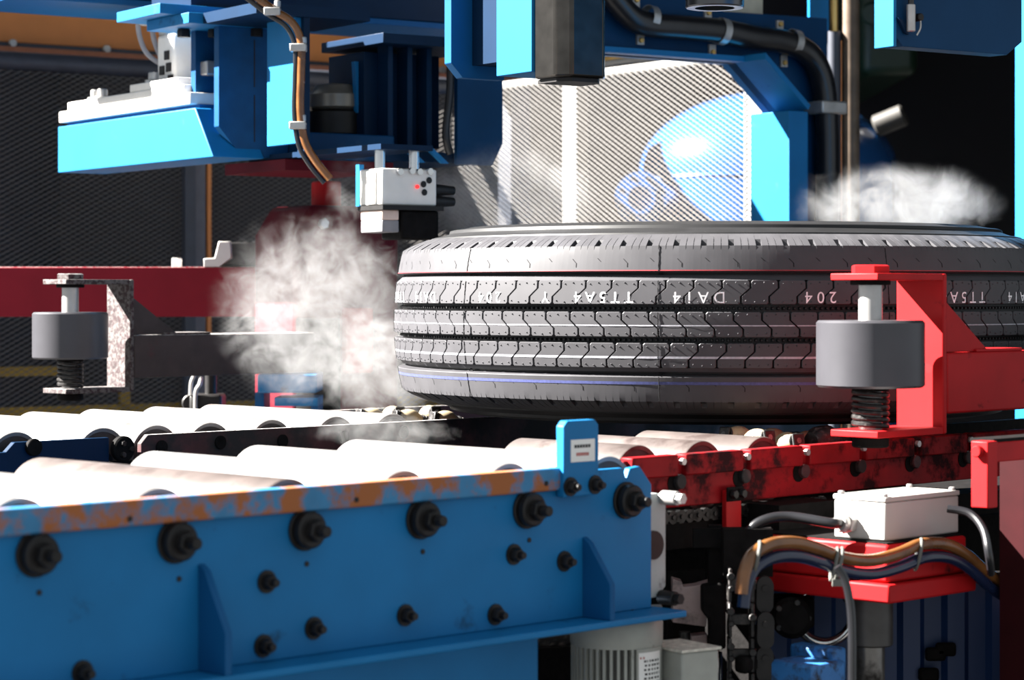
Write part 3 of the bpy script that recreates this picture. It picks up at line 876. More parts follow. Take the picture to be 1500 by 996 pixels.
fo = Vector((fx, fy, fz))
fl_ = MB(CAMF)
fl_.lathe([(0.040, 0), (0.078, 0), (0.078, 0.022), (0.048, 0.022), (0.046, 0.028), (0.036, 0.028), (0.036, 0.004), (0.002, 0.004)], fo, d, 40, cap=False)
flange = fl_.build('nozzle_flange', TANKBLUE, tk)
xb, yb, _ = MB.basis(d)
for t in range(8):
    q = fo + d * 0.022 + xb * 0.062 * math.cos(t * math.pi / 4 + 0.39) + yb * 0.062 * math.sin(t * math.pi / 4 + 0.39)
    b = MB(CAMF); b.hexa(q, d, 0.0085, 0.008); b.build('bolt', NAVY, flange)
MB(CAMF).cyl(fo - d * 0.0, Vector((Xt - 0.25, Yt - 0.05, fz)), 0.05, 24).build('nozzle_pipe', TANKBLUE, tk)
kx, ky, kz = at(1306, 176, 7.2)
MB(CAMF).cyl((kx - 0.05, ky, kz - 0.02), (kx + 0.035, ky - 0.03, kz + 0.015), 0.034, 20, ch=0.006).build('lifting_cap', paint('cap_grey', (0.045, 0.042, 0.038), 0.5), tk)

# ------------------------------------------------------------------ blue portal frame with hose
po = at(850, 0, 5.0)
TP = MF(po[0], 5.0)
pf = thing('portal_frame', 'blue portal frame with angled inner corner carrying a thick black hose', 'frame', W(TP, (0.3, 0, FL)))
aL = am(850, 5.0, 745) + 0.6
aI = am(850, 5.0, 1112); aE = am(850, 5.0, 1212)
zb = zr(76, 5.0)
zc0 = zr(163, 5.27)
MB(TP).prism([(aL - 0.6, zb), (am(850, 5.0, 1078), zb), (aI + 0.055, zc0), (aI + 0.055, FL), (aE, FL), (aE, zr(20, 5.3)), (am(850, 5.0, 1060), zr(15, 5.2)), (am(850, 5.0, 1000), 0.8), (aL - 0.6, 0.8)], 'y', 0.0, 0.03).build('front_plate', SHADEBLUE, pf, bev=0.002)
MB(TP).box(aL - 0.6, am(850, 5.0, 1078), -0.03, 0.05, zb, zb + 0.012).build('bottom_flange', BLUE, pf)
MB(TP).prism([(am(850, 5.0, 1078), zb), (am(850, 5.0, 1078), zb + 0.014), (aI + 0.062, zc0 + 0.010), (aI + 0.055, zc0)], 'y', -0.10, 0.05).build('corner_flange', BLUE, pf)
MB(TP).box(aI - 0.0, aI + 0.055, -0.10, 0.03, FL, zc0 - 0.004).build('inner_flange', BLUE, pf, bev=0.002)
# hose
hp = []
for px, py in ((868, -30), (890, 5), (925, 35), (985, 42), (1040, 47), (1090, 57), (1135, 63), (1168, 78), (1188, 110), (1196, 160), (1198, 240), (1198, 330), (1198, 420)):
    a = am(850, 5.0, px)
    Y = 5.0 + a * MY
    hp.append((a, -0.032, zr(py, Y)))
hs = MB(TP).tube(hp, 0.0265, 20, sub=6)
hose = tag(hs.build('black_hose', RUBBERHOSE), 'thick black rubber hose clamped along the blue portal frame', 'hose')
for px, py in ((938, 30), (1043, 48), (1148, 64)):
    a = am(850, 5.0, px); Y = 5.0 + a * MY; z = zr(py, Y)
    cl = MB(TP)
    x, y_, dd = MB.basis(Vector((1, 0, -0.12)))
    cl.lathe([(0.0278, -0.009), (0.0292, -0.009), (0.0292, 0.009), (0.0278, 0.009)], (a, -0.032, z), (1, 0, -0.15), 24, cap=False)
    cl.box(a - 0.012, a + 0.006, -0.006, 0.0, z - 0.052, z - 0.026)
    cl.box(a - 0.024, a - 0.006, -0.006, 0.0, z + 0.026, z + 0.050)
    c_ = cl.build('hose_clamp', STEEL, pf)
    for dz, da in ((-0.043, -0.003), (0.042, -0.015)):
        b = MB(TP); b.hexa((a + da, -0.006, z + dz), NV, 0.006, 0.005); b.build('bolt', GOLD, c_)
a = am(850, 5.0, 1198); z = zr(160, 5.0 + a * MY)
MB(TP).box(a - 0.045, a + 0.03, -0.066, 0.0, z - 0.014, z + 0.014).build('hose_clamp', STEEL, pf, bev=0.004)
# box and rail seen on top of the portal
MB(TP).box(am(850, 5.0, 1000), am(850, 5.0, 1143), 0.06, 0.2, zr(15, 5.2), 0.95).build('control_box', paint('pale_box', (0.50, 0.46, 0.36), 0.6), pf)
# thin conduits above the sunlit fence
for i, (pts, m, r) in enumerate((([(845, 92), (900, 84), (950, 78)], GOLD, 0.007), ([(845, 100), (900, 91), (960, 84)], POSTGREY, 0.008), ([(800, 84), (885, 78)], WHITE, 0.010))):
    b = MB(CAMF).tube([at(px, py, 6.3) for px, py in pts], r, 10)
    tag(b.build('conduit', m), ['thin brass coloured conduit above the sunlit mesh', 'pale grey conduit just over the top of the sunlit mesh', 'short white conduit under the portal beam'][i], 'pipe')

# vertical pipes beside the portal
def vpipe(px, w, y0, y1, Y, m, label, r=None):
    x = at(px, 0, Y)[0]
    b = MB(CAMF).cyl((x, Y, zr(y1, Y)), (x, Y, zr(y0, Y)), w * Y / F / 2, 18)
    return tag(b.build('upright_pipe', m), label, 'pipe')
vpipe(1246, 26, -60, 1150, 5.5, RUSTPIPE, 'brown stained upright pipe standing before the blue tank')
vpipe(1222, 12, -60, 46, 5.4, GOLD, 'short brass pipe hanging beside the portal corner')
vpipe(1233, 9, 60, 1150, 5.6, paint('copper_pipe', (0.22, 0.09, 0.03), 0.4, 0.5), 'thin copper brown pipe beside the stained upright pipe')
vpipe(1222, 20, 46, 1150, 5.5, DARKPOST, 'dark upright pipe behind the portal column')
xs = at(1199, 0, 5.5)
cs = MB(CAMF).box(at(1186, 0, 5.5)[0], at(1214, 0, 5.5)[0], 5.5, 5.54, zr(45, 5.5), 0.8)
tag(cs.build('hanging_plate', BLUE), 'narrow bright blue plate hanging behind the portal corner', 'plate')
gm = thing('green_machine', 'dark green machine housing far behind the pipes', 'machine', (at(1300, 0, 8.2)[0], 8.2, 0))
MB(CAMF).box(at(1262, 0, 8)[0], at(1345, 0, 8)[0], 8.0, 9.3, zr(110, 8.0), 1.5).build('housing', GREEN, gm, bev=0.03)
MB(CAMF).cyl(at(1278, 20, 8.0), at(1278, 20, 7.94), 0.04, 20, ch=0.008).build('gauge', GREEN, gm)
# sunlit blue column at the edge
col_ = MB(MF(*at(1486, 0, 4.5)[:2])).box(0.0, 0.10, -0.13, 0.0, FL, 0.75)
tag(col_.build('machine_column', BLUE, bev=0.003), 'tall blue steel column standing behind the tyre near the dark wall', 'column')

# ------------------------------------------------------------------ overhead handling machine
go = at(60, 0, 4.8)
TG = MF(go[0], 4.8)
gb = thing('gantry_beam', 'large navy blue overhead beam crossing above the handling arms', 'beam', W(TG, (0.3, 0.1, FL)))
zg = zr(0, 4.8)
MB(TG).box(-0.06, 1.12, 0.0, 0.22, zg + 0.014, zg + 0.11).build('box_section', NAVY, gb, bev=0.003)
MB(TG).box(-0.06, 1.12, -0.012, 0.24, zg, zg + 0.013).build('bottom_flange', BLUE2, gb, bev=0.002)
MB(TG).box(0.0, 0.10, 0.06, 0.16, zg + 0.11, 2.6).build('hanger', NAVY, gb)
MB(TG).box(1.00, 1.10, 0.06, 0.16, zg + 0.11, 2.6).build('hanger', NAVY, gb)
ax0, Y0 = 283, 4.62                # front left edge of the ribs
Lo = at(ax0, 0, Y0)
TA = MF(Lo[0], Y0)
hb = thing('hanging_rib_bracket', 'blue ribbed bracket with bright plate edges hanging under the overhead beam', 'bracket', W(TA, (0.1, 0, 0.26)))
zt, zbm, zch = zr(46, 4.63), zr(233, 4.63), zr(190, 4.63)
MB(TA).prism([(-0.07, zt), (0.20, zt), (0.20, zt + 0.020), (-0.07, zt + 0.020)], 'y', -0.12, 0.06).build('lower_plate', BLUE, hb, bev=0.001)
MB(TA).prism([(-0.105, zt + 0.0205), (0.20, zt + 0.0205), (0.20, zt + 0.040), (-0.105, zt + 0.040)], 'y', -0.07, 0.12).build('upper_plate', BLUE, hb, bev=0.001)
MB(TA).box(-0.03, 0.20, -0.05, 0.12, zt + 0.0405, zg + 0.0).build('spacer_block', NAVY, hb)
def rib(b0, a1, x):
    MB(TA).prism([(0, zt), (0, zch), (x, zbm), (a1, zbm), (a1, zt)], 'y', b0, b0 + 0.020).build('rib', paint('rib_blue', (0.004, 0.055, 0.155), 0.5, spec=0.15), hb, bev=0.0008)
rib(-0.010, 0.20, 0.050)
rib(-0.107, 0.150, 0.050)
MB(TA).box(0.006, 0.150, -0.087, -0.010, zbm, zbm + 0.008).build('bottom_web', BLUE2, hb)
MB(TA).box(0.115, 0.125, -0.086, -0.010, zbm + 0.008, zt).build('back_web', BLUE2, hb)
MB(TA).box(0.050, 0.062, -0.315, -0.205, zbm + 0.015, zt).build('side_panel', BLUE, hb, bev=0.001, label='panel face lit by a slanting patch of sun')
MB(TA).box(0.062, 0.074, -0.325, -0.300, zbm - 0.01, zt).build('front_panel', NAVY, hb)
MB(TA).box(0.10, 0.34, -0.185, 0.06, zr(252, 4.6), zr(236, 4.6)).build('base_plate', DARKRED, hb)
MB(TA).box(0.152, 0.34, -0.19, 0.05, zr(235, 4.6), zr(196, 4.6)).build('lower_body', SHADEBLUE, hb, bev=0.003)
for k, (a, b_) in enumerate(((0.02, -0.05), (0.10, -0.07), (-0.03, -0.02), (0.08, -0.108))):
    b = MB(TA); b.hexa((a, b_, zt - 0.016), (0, 0, 1), 0.013, 0.0155); b.build('bolt', BLACK, hb)
MB(TA).box(-0.04, 0.20, -0.33, -0.121, zt, zt + 0.020).build('front_shelf', NAVY, hb)
mk = MB(TA)
for z in (zr(95, 4.6), zr(175, 4.6)):
    mk.box(0.075, 0.077, -0.1080, -0.107, z - 0.045, z + 0.045)
mk.build('slot', BLACK, hb)

# projecting arm, sunlit
fo = at(85, 0, 5.1)
TB_ = MF(fo[0], 5.1)
La = bp(85, 5.1, 312)
ar = thing('sunlit_arm', 'sunlit blue box arm with bolted pale plates reaching from the ribbed bracket', 'arm', W(TB_, (0.05, -0.3, zr(253, 5.1))))
z0, z1 = zr(253, 5.1), zr(186, 5.1)
MB(TB_).prism([(0, z0), (0, z1), (-La + 0.075, z1), (-La, z0)], 'x', 0.0, 0.11).build('box_body', BLUE, ar, bev=0.002)
MB(TB_).box(0.018, 0.11, -La + 0.09, -0.01, z1, zr(180, 5.1)).build('recess', BLUE2, ar)  # darker blue puts the shadow of the recess into its colour
MB(TB_).box(0.002, 0.12, -La + 0.10, 0.0, zr(180, 5.1), zr(164, 5.1)).build('rail_plate', CREAM, ar, bev=0.002)
MB(TB_).box(0.004, 0.11, -La + 0.13, -0.04, zr(164, 5.1), zr(152, 5.1)).build('clamp_plate', CREAM, ar, bev=0.002)
MB(TB_).box(0.006, 0.10, -La + 0.16, -0.34, zr(152, 5.1), zr(141, 5.1)).build('clamp_plate', CREAM, ar, bev=0.002)
for bb, zz in ((-0.125, 152), (-0.40, 141), (-0.16, 152)):
    b = MB(TB_); z = zr(zz, 5.1); b.cyl((0.03, bb, z), (0.03, bb, z + 0.006), 0.017, 16); b.cyl((0.03, bb, z + 0.006), (0.03, bb, z + 0.022), 0.0105, 16, ch=0.002)
    b.build('bolt', STEEL, ar)
MB(TB_).box(0.03, 0.06, -La + 0.085, -La + 0.12, zr(141, 5.1), zr(122, 5.1)).build('stop_block', STEEL, ar, bev=0.003)
# white valve on the arm with cables
vx = at(257, 0, 4.80)
TV = MF(vx[0], 4.80)
vb = thing('white_valve', 'white cast valve body with square ports standing on the sunlit arm', 'valve', W(TV, (0, 0, zr(135, 4.8))))
MB(TV).box(-0.020, 0.045, -0.030, 0.045, zr(136, 4.8), zr(50, 4.8)).build('body', CREAM, vb, bev=0.008)
MB(TV).box(-0.045, 0.05, -0.010, 0.09, zr(34, 4.8), zr(12, 4.8)).build('head', CREAM, vb, bev=0.010)
MB(TV).cyl((-0.0, 0.03, zr(50, 4.8)), (0.0, 0.03, zr(34, 4.8)), 0.02, 16).build('neck', STEEL, vb)
for bb, py in ((-0.004, 82), (-0.012, 100), (0.018, 103), (-0.02, 118)):
    z = zr(py, 4.8)
    MB(TV).box(-0.0225, -0.0195, bb - 0.010, bb + 0.010, z - 0.009, z + 0.009).build('port', BLACK, vb)
for i, pts in enumerate(([(203, 14), (203, 45), (213, 75), (232, 92), (246, 98)], [(222, 35), (226, 60), (236, 84), (248, 96)])):
    b = MB(CAMF).tube([at(px, py, 4.86) for px, py in pts], 0.0052, 10)
    tag(b.build('grey_cable', paint('cable_grey', (0.30, 0.29, 0.31), 0.35)), ('long grey cable looping down to the white valve', 'short grey cable bent beside the white valve')[i], 'cable')
# brown hose with clips along the bracket
pts = [(362, -15), (400, 14), (428, 33), (441, 62), (441, 110), (440, 160), (446, 205), (462, 235), (484, 262)]
tag(MB(CAMF).tube([at(px, py, 4.31) for px, py in pts], 0.0072, 12).build('brown_hose', HOSEBROWN), 'thin brown hose curving down over the ribbed bracket', 'hose')
tag(MB(CAMF).tube([at(px - 9, py + 6, 4.315) for px, py in pts], 0.0045, 10).build('black_cable', RUBBERHOSE), 'thin black cable running beside the brown hose', 'cable')
for i, (px, py) in enumerate(((400, 17), (438, 70), (437, 184))):
    x, y, z = at(px, py, 4.31)
    b = MB(CAMF); b.box(x - 0.016, x + 0.014, y - 0.012, y + 0.012, z - 0.007, z + 0.007)
    b.cyl((x + 0.008, y, z + 0.007), (x + 0.008, y, z + 0.020), 0.006, 10)
    tag(b.build('hose_clip', STEEL, bev=0.002), ('steel clip at the upper bend of the thin brown hose', 'steel clip just below the bend of the thin brown hose', 'steel clip low on the hanging stretch of the thin brown hose')[i], 'clip', 'clips on the brown hose')

# black drive unit
mx, my, _ = at(492, 0, 4.75)
dm = thing('drive_unit', 'black round drive unit with pale cap hanging between the blue brackets', 'motor', (mx, my, ZC + zr(215, 4.75)))
def zz(py): return zr(py, 4.75)
MB(CAMF).lathe([(0.050, zz(162)), (0.058, zz(158)), (0.058, zz(140)), (0.047, zz(134)), (0.042, zz(126)), (0.02, zz(123))], (mx, my, 0), (0, 0, 1), 36).build('cap', paint('cap_metal', (0.20, 0.18, 0.15), 0.35, 0.4), dm)
MB(CAMF).lathe([(0.052, zz(200)), (0.060, zz(197)), (0.060, zz(166)), (0.050, zz(163))], (mx, my, 0), (0, 0, 1), 36).build('body', BLACK, dm)
MB(CAMF).lathe([(0.046, zz(218)), (0.058, zz(215)), (0.058, zz(203)), (0.050, zz(200))], (mx, my, 0), (0, 0, 1), 36).build('ring', BLACK, dm)
MB(CAMF).box(mx, mx + 0.11, my - 0.03, my + 0.05, zz(212), zz(168)).build('gear_case', BLACK, dm, bev=0.008)
MB(CAMF).cyl((mx + 0.035, my, zz(128)), (mx + 0.05, my, zz(105)), 0.006, 10).build('lever', CREAM, dm)

# second bracket, dark
so2 = at(545, 0, 4.72)
TS = MF(so2[0], 4.72)
sbk = thing('dark_hanging_bracket', 'dark navy ribbed bracket with cut corner hanging behind the blue chute', 'bracket', W(TS, (0.1, 0, zr(243, 4.75))))
zt2, zb2 = zr(58, 4.75), zr(216, 4.75)
MB(TS).box(-0.03, 0.145, -0.02, 0.12, zb2, zt2 - 0.03).build('web', NAVY, sbk, bev=0.002)
for a in (0.0, 0.045, 0.09):
    MB(TS).box(a, a + 0.012, -0.06, -0.02, zb2, zt2 - 0.02).build('rib', NAVY, sbk, bev=0.001)
MB(TS).box(-0.035, 0.22, -0.10, 0.14, zt2 - 0.02, zt2).build('top_plate', NAVY, sbk, bev=0.001)
a0, a1 = am(545, 4.72, 630), am(545, 4.72, 678) + 0.03
MB(TS).prism([(a0, zt2), (a1, zt2), (a1, zr(212, 4.8)), (a1 - 0.025, zr(244, 4.8)), (a0, zr(244, 4.8))], 'y', -0.10, -0.088).build('end_plate', SHADEBLUE, sbk, bev=0.001)
MB(TS).prism([(-0.040, zr(90, 4.7)), (-0.031, zr(90, 4.7)), (-0.031, zr(165, 4.7)), (-0.034, zr(165, 4.7))], 'y', 0.0, 0.012).build('side_strip', BLUE, sbk)
MB(TS).box(-0.03, 0.20, -0.085, 0.12, zr(240, 4.75), zb2 - 0.012).build('lower_frame', NAVY, sbk)
for a in (0.0, 0.055):
    MB(TS).prism([(a, zr(216, 4.7)), (a + 0.014, zr(216, 4.7)), (a + 0.055, zr(240, 4.7)), (a + 0.041, zr(240, 4.7))], 'y', -0.110, -0.100).build('brace', BLUE, sbk)
MB(TS).tube([(a0 - 0.02, -0.105, zt2 + 0.0), (a0 - 0.02, -0.105, zt2 - 0.1), (a0 - 0.03, -0.105, zt2 - 0.19), (a0 - 0.02, -0.105, zt2 - 0.23)], 0.008, 10).build('cable', RUBBERHOSE, sbk)

# cream gripper head with chrome rods
gx = at(560, 0, 4.25)
TH_ = MF(gx[0], 4.25)
gh = thing('gripper_head', 'pale aluminium gripper block with chrome rods and small red light', 'gripper', W(TH_, (0.03, 0, zr(340, 4.66))))
def zh(py): return zr(py, 4.25)
Lb = bp(560, 4.25, 527)
MB(TH_).box(0.0, 0.11, 0.005, 0.50, zh(218), zh(210)).build('carrier_plate', NAVY, gh)
MB(TH_).box(0.0, 0.115, 0.0, -Lb, zh(300), zh(246)).build('block', CREAM, gh, bev=0.003)
MB(TH_).box(-0.004, 0.0, 0.02, 0.05, zh(298), zh(250)).build('face_rib', CREAM, gh)
MB(TH_).box(0.0, 0.01, -Lb + 0.002, -Lb + 0.014, zh(300), zh(238)).build('blue_edge', BLUE, gh)
for a, b_ in ((0.016, 0.035), (0.085, 0.03)):
    MB(TH_).cyl((a, b_, zh(246)), (a, b_, zh(218)), 0.0095, 18).build('guide_rod', CHROME, gh)
MB(TH_).box(-0.004, 0.125, -0.008, -Lb, zh(307), zh(300.5)).build('base_plate', BLACK, gh)
MB(TH_).box(0.0, 0.035, 0.0, 0.075, zh(322), zh(307)).build('finger', paint('pinkish_alu', (0.62, 0.47, 0.40), 0.5), gh, bev=0.002)
MB(TH_).box(0.0, 0.035, 0.0, 0.075, zh(340), zh(322)).build('finger_tip', paint('grey_alu', (0.22, 0.21, 0.22), 0.5), gh, bev=0.002)
for a, py in ((0.035, 251), (0.06, 249), (0.076, 250), (0.098, 249)):
    b = MB(TH_); b.cyl((a, -0.001, zh(py)), (a, -0.007, zh(py)), 0.006, 12); b.build('screw', CHROME, gh)
b = MB(TH_); b.cyl((0.072, -0.001, zh(272)), (0.072, -0.004, zh(272)), 0.0035, 12); b.build('indicator_light', LED, gh)
for a, py in ((0.098, 262), (0.086, 268), (0.088, 280)):
    b = MB(TH_); b.cyl((a, -0.001, zh(py)), (a, -0.0015, zh(py)), 0.006, 12); b.build('hole', BLACK, gh)
for py in (275, 292):
    b = MB(TH_); b.cyl((0.12, 0.03, zh(py)), (0.17, 0.03, zh(py)), 0.012, 16, r1=0.008); b.build('side_nozzle', BLACK, gh)
MB(TH_).box(0.04, 0.12, 0.0, 0.07, zh(350), zh(307)).build('lower_jaw', GRIME, gh, bev=0.004)

# dark red motor housing
hx_, hy_, _ = at(478, 0, 5.0)
rm = thing('red_housing', 'dark red rounded machine housing with round neck wrapped in steam', 'machine', (hx_, hy_, 0))
def z5(py): return zr(py, 5.0)
Tm = MF(hx_, hy_)
MB(Tm).cyl((0, 0, z5(305)), (0, 0, z5(266)), 0.031, 32, ch=0.003).build('neck', RED, rm)
MB(Tm).prism([(-0.125, z5(620)), (-0.125, z5(345)), (-0.085, z5(303)), (0.085, z5(303)), (0.125, z5(340)), (0.125, z5(620))], 'y', -0.09, 0.09).build('body', DARKRED, rm, bev=0.012)
MB(Tm).box(-0.16, 0.16, -0.10, 0.10, FL, z5(620)).build('pedestal', BLACK, rm, bev=0.004)
MB(Tm).box(-0.02, 0.05, -0.11, -0.09, z5(545), z5(450)).build('front_lug', RED, rm, bev=0.006)
for a in (-0.06, 0.06):
    b = MB(Tm); b.hexa((a, -0.09, z5(330)), NV, 0.011, 0.009); b.build('bolt', STEEL, rm)

# maroon beam
mbm = thing('maroon_beam', 'long maroon square beam with dusty top crossing behind the guide drum', 'beam', (at(150, 0, 5.3)[0], 5.3, 0))
MB(CAMF).box(at(-120, 0, 5.3)[0], at(405, 0, 5.3)[0], 5.25, 5.37, zr(464, 5.25), zr(391, 5.25)).build('beam_section', MAROON, mbm, bev=0.002)
for px in (-100, 370):
    x = at(px, 0, 5.3)[0]
    MB(CAMF).box(x, x + 0.06, 5.38, 5.44, FL, zr(400, 5.25)).build('post', DARKPOST, mbm)
# limit switch on the beam
ls = thing('limit_switch', 'black limit switch with pale mounting block on the maroon beam', 'switch', (at(345, 0, 5.3)[0], 5.3, ZC + zr(391, 5.25)))
MB(CAMF).prism([(at(318, 0, 5.28)[0], zr(390.8, 5.28)), (at(392, 0, 5.28)[0], zr(390.8, 5.28)), (at(392, 0, 5.28)[0], zr(360, 5.28)), (at(385, 0, 5.28)[0], zr(355, 5.28)), (at(322, 0, 5.28)[0], zr(355, 5.28))], 'y', 5.28, 5.34).build('body', BLACK, ls, bev=0.003)
MB(CAMF).prism([(at(300, 0, 5.27)[0], zr(390.8, 5.27)), (at(322, 0, 5.27)[0], zr(390.8, 5.27)), (at(340, 0, 5.27)[0], zr(378, 5.27)), (at(338, 0, 5.27)[0], zr(354, 5.27)), (at(322, 0, 5.27)[0], zr(354, 5.27)), (at(316, 0, 5.27)[0], zr(378, 5.27)), (at(300, 0, 5.27)[0], zr(379, 5.27))], 'y', 5.25, 5.279).build('mounting_block', CREAM, ls, bev=0.001)
b = MB(CAMF); b.hexa(at(259, 391, 5.29), (0, 0, 1), 0.012, 0.02); tag(b.build('beam_stud', STEEL), 'dusty bolt head on the maroon beam near the dark fence post', 'bolt')

# pneumatic cylinder under the dark arm and blue stand
pc = thing('air_cylinder', 'black air cylinder with shiny fittings under the dusty dark arm', 'cylinder', (at(297, 0, 4.75)[0], 4.75, ZC + zr(620, 4.75)))
def z4(py): return zr(py, 4.75)
X4 = lambda px: at(px, 0, 4.75)[0]
MB(CAMF).box(X4(280), X4(327), 4.72, 4.80, z4(625), z4(577)).build('body', BLACK, pc, bev=0.006)
MB(CAMF).cyl((X4(281), 4.73, z4(590)), (X4(281), 4.80, z4(590)), 0.018, 20, ch=0.003).build('end_cap', BLACK, pc)
MB(CAMF).tube([(X4(282), 4.72, z4(578)), (X4(283), 4.72, z4(560)), (X4(287), 4.72, z4(550)), (X4(287), 4.72, z4(545))], 0.004, 8).build('air_line', STEEL, pc)
MB(CAMF).tube([(X4(290), 4.715, z4(612)), (X4(290), 4.715, z4(575)), (X4(296), 4.715, z4(562)), (X4(297), 4.72, z4(552))], 0.0045, 8).build('air_line', STEEL, pc)
MB(CAMF).cyl((X4(308), 4.76, z4(577)), (X4(308), 4.76, z4(548)), 0.012, 16).build('rod', BLACK, pc)
MB(CAMF).box(X4(285), X4(322), 4.73, 4.79, FL, z4(625)).build('stand', DARKPOST, pc)
bs = thing('blue_stand', 'pale blue stand with dark opening beside the steam', 'stand', (at(425, 0, 4.75)[0], 4.75, 0))
MB(CAMF).box(X4(384), X4(470), 4.66, 4.80, z4(573), z4(546)).build('top_block', BLUE, bs, bev=0.004)
MB(CAMF).box(X4(379), X4(392), 4.68, 4.80, FL, z4(573)).build('side_wall', BLUE2, bs)
MB(CAMF).box(X4(408), X4(470), 4.67, 4.80, z4(592), z4(580)).build('shelf', BLUE, bs)
MB(CAMF).box(X4(460), X4(470), 4.68, 4.80, FL, z4(592)).build('side_wall', BLUE2, bs)

# ------------------------------------------------------------------ hanging blue head over the tyre
co = at(661, 0, 3.72)
TC = MF(co[0], 3.72)
zc1 = zr(113, 3.72)
ch = thing('lifting_unit', 'blue steel lifting head with cut corner and dark chrome column above the tyre', 'lifting unit', W(TC, (0.1, 0, zc1)))
zcut = zr(92, 3.72)
Lc = bp(661, 3.72, 651)
MB(TC).prism([(0, zcut), (0.022, zc1), (0.10, zc1), (0.10, 0.75), (0, 0.75)], 'y', 0.0, -Lc).build('cut_plate', BLUE2, ch, bev=0.0008)
aB = am(661, 3.72, 727)
Lb2 = 0.085
MB(TC).box(aB - 0.047, aB + 0.043, -0.165, -0.07, zc1 - 0.002, 0.75).build('box_column', BLUE, ch, bev=0.001)
MB(TC).box(aB - 0.046, aB + 0.04, -0.07, -0.001, zc1 + 0.02, 0.75).build('filler_block', NAVY, ch)
xe, ye = aB + 0.003, -0.165 - 0.036
MB(TC).prism([(xe - 0.047, ye + 0.034), (xe - 0.047, ye - 0.02), (xe - 0.03, ye - 0.04), (xe + 0.03, ye - 0.04), (xe + 0.046, ye - 0.02), (xe + 0.046, ye + 0.034)], 'z', zr(116, 3.6), 0.75).build('guide_column', paint('dark_bright_steel', (0.06, 0.055, 0.05), 0.22, 0.9, var=0.3, scale=30), ch, bev=0.004)
MB(TC).prism([(xe - 0.040, ye + 0.034), (xe - 0.040, ye - 0.014), (xe - 0.024, ye - 0.032), (xe + 0.024, ye - 0.032), (xe + 0.040, ye - 0.014), (xe + 0.040, ye + 0.034)], 'z', zr(122, 3.6), zr(116, 3.6) - 0.0003).build('foot_plate', BLACK, ch)
# dark collar further along
kx, ky, kz = at(1047, 12, 3.62)
b = MB(CAMF); b.lathe([(0.030, 0.0), (0.043, 0.0), (0.0445, 0.002), (0.0445, 0.20), (0.030, 0.20), (0.030, 0.01)], (kx, ky, kz), (0, 0, 1), 40, cap=False)
tag(b.build('tube_collar', paint('collar_steel', (0.10, 0.10, 0.105), 0.3, 0.8)), 'dark steel tube end hanging before the hose on the portal beam', 'tube')
# blue block with grease fitting
ro = at(1313, 0, 3.30)
TR_ = MF(ro[0], 3.30)
zb3 = zr(64, 3.27)
bb_ = thing('hanging_blue_block', 'blue hanging block with shade painted front, bright side and small grease fitting', 'machine head', W(TR_, (0.1, 0, zb3)))
aR = am(1313, 3.30, 1497)
MB(TR_).prism([(0.0, zb3 + 0.012), (0.012, zb3), (aR - 0.03, zb3), (aR, zb3 + 0.02), (aR, 0.6), (0, 0.6)], 'y', 0.0, 0.035).build('block', SHADEBLUE, bb_, bev=0.001)  # shade of the front is in its darker blue, side plate stays bright
MB(TR_).box(-0.006, -0.0002, -0.001, 0.038, zb3 - 0.001, 0.6).build('side_plate', BLUE, bb_, bev=0.001)
x0 = am(1313, 3.30, 1327)
MB(TR_).cyl((x0, -0.010, zr(46, 3.3)), (x0, -0.010, zr(6, 3.3)), 0.0062, 14, ch=0.001).build('fitting_tube', STEEL, bb_)
MB(TR_).cyl((x0, -0.010, zr(6, 3.3)), (x0, -0.010, zr(-20, 3.3)), 0.0042, 12).build('grease_line', RUBBERHOSE, bb_)
MB(TR_).cyl((x0 + 0.016, -0.001, zr(24, 3.3)), (x0 + 0.016, -0.014, zr(24, 3.3)), 0.0055, 14, ch=0.001).build('nipple', BLACK, bb_)
MB(TR_).tube([(x0 + 0.016, -0.012, zr(28, 3.3)), (x0 + 0.014, -0.014, zr(40, 3.3)), (x0 + 0.009, -0.012, zr(51, 3.3))], 0.0014, 6).build('wire_loop', STEEL, bb_)
MB(TR_).prism([(x0 - 0.020, zr(26, 3.3)), (x0 - 0.010, zr(30, 3.3)), (x0 + 0.0, zr(50, 3.3)), (x0 - 0.006, zr(48, 3.3))], 'y', -0.006, -0.0005).build('notch_plate', NAVY, bb_)

# ------------------------------------------------------------------ drive motor under the blue frame
mx, my = at(903, 0, 2.80)[:2]
zm = zr(905, 2.80)
dm2 = thing('gear_motor', 'grey finned electric motor with white rating plate hanging under the blue frame', 'motor', (mx, my, ZC + zm - 0.30))
MB(CAMF).lathe([(0.030, 0.004), (0.052, 0.0), (0.0545, -0.004), (0.0545, -0.026), (0.0535, -0.030)], (mx, my, zm), (0, 0, 1), 48).build('end_shield', MOTOR, dm2)
MB(CAMF).cyl((mx, my, zm - 0.30), (mx, my, zm - 0.030), 0.0465, 48).build('core', paint('motor_core', (0.07, 0.07, 0.065), 0.7), dm2)
for k in range(40):
    t = 2 * math.pi * k / 40
    if -1.15 < (t if t < math.pi else t - 2 * math.pi) < -0.45:
        continue
    f = MB(frame((math.cos(t), math.sin(t), 0), (-math.sin(t), math.cos(t), 0), (mx, my, ZC)))
    f.box(0.045, 0.0535, -0.0016, 0.0016, zm - 0.30, zm - 0.030)
    f.build('fin', MOTOR, dm2)
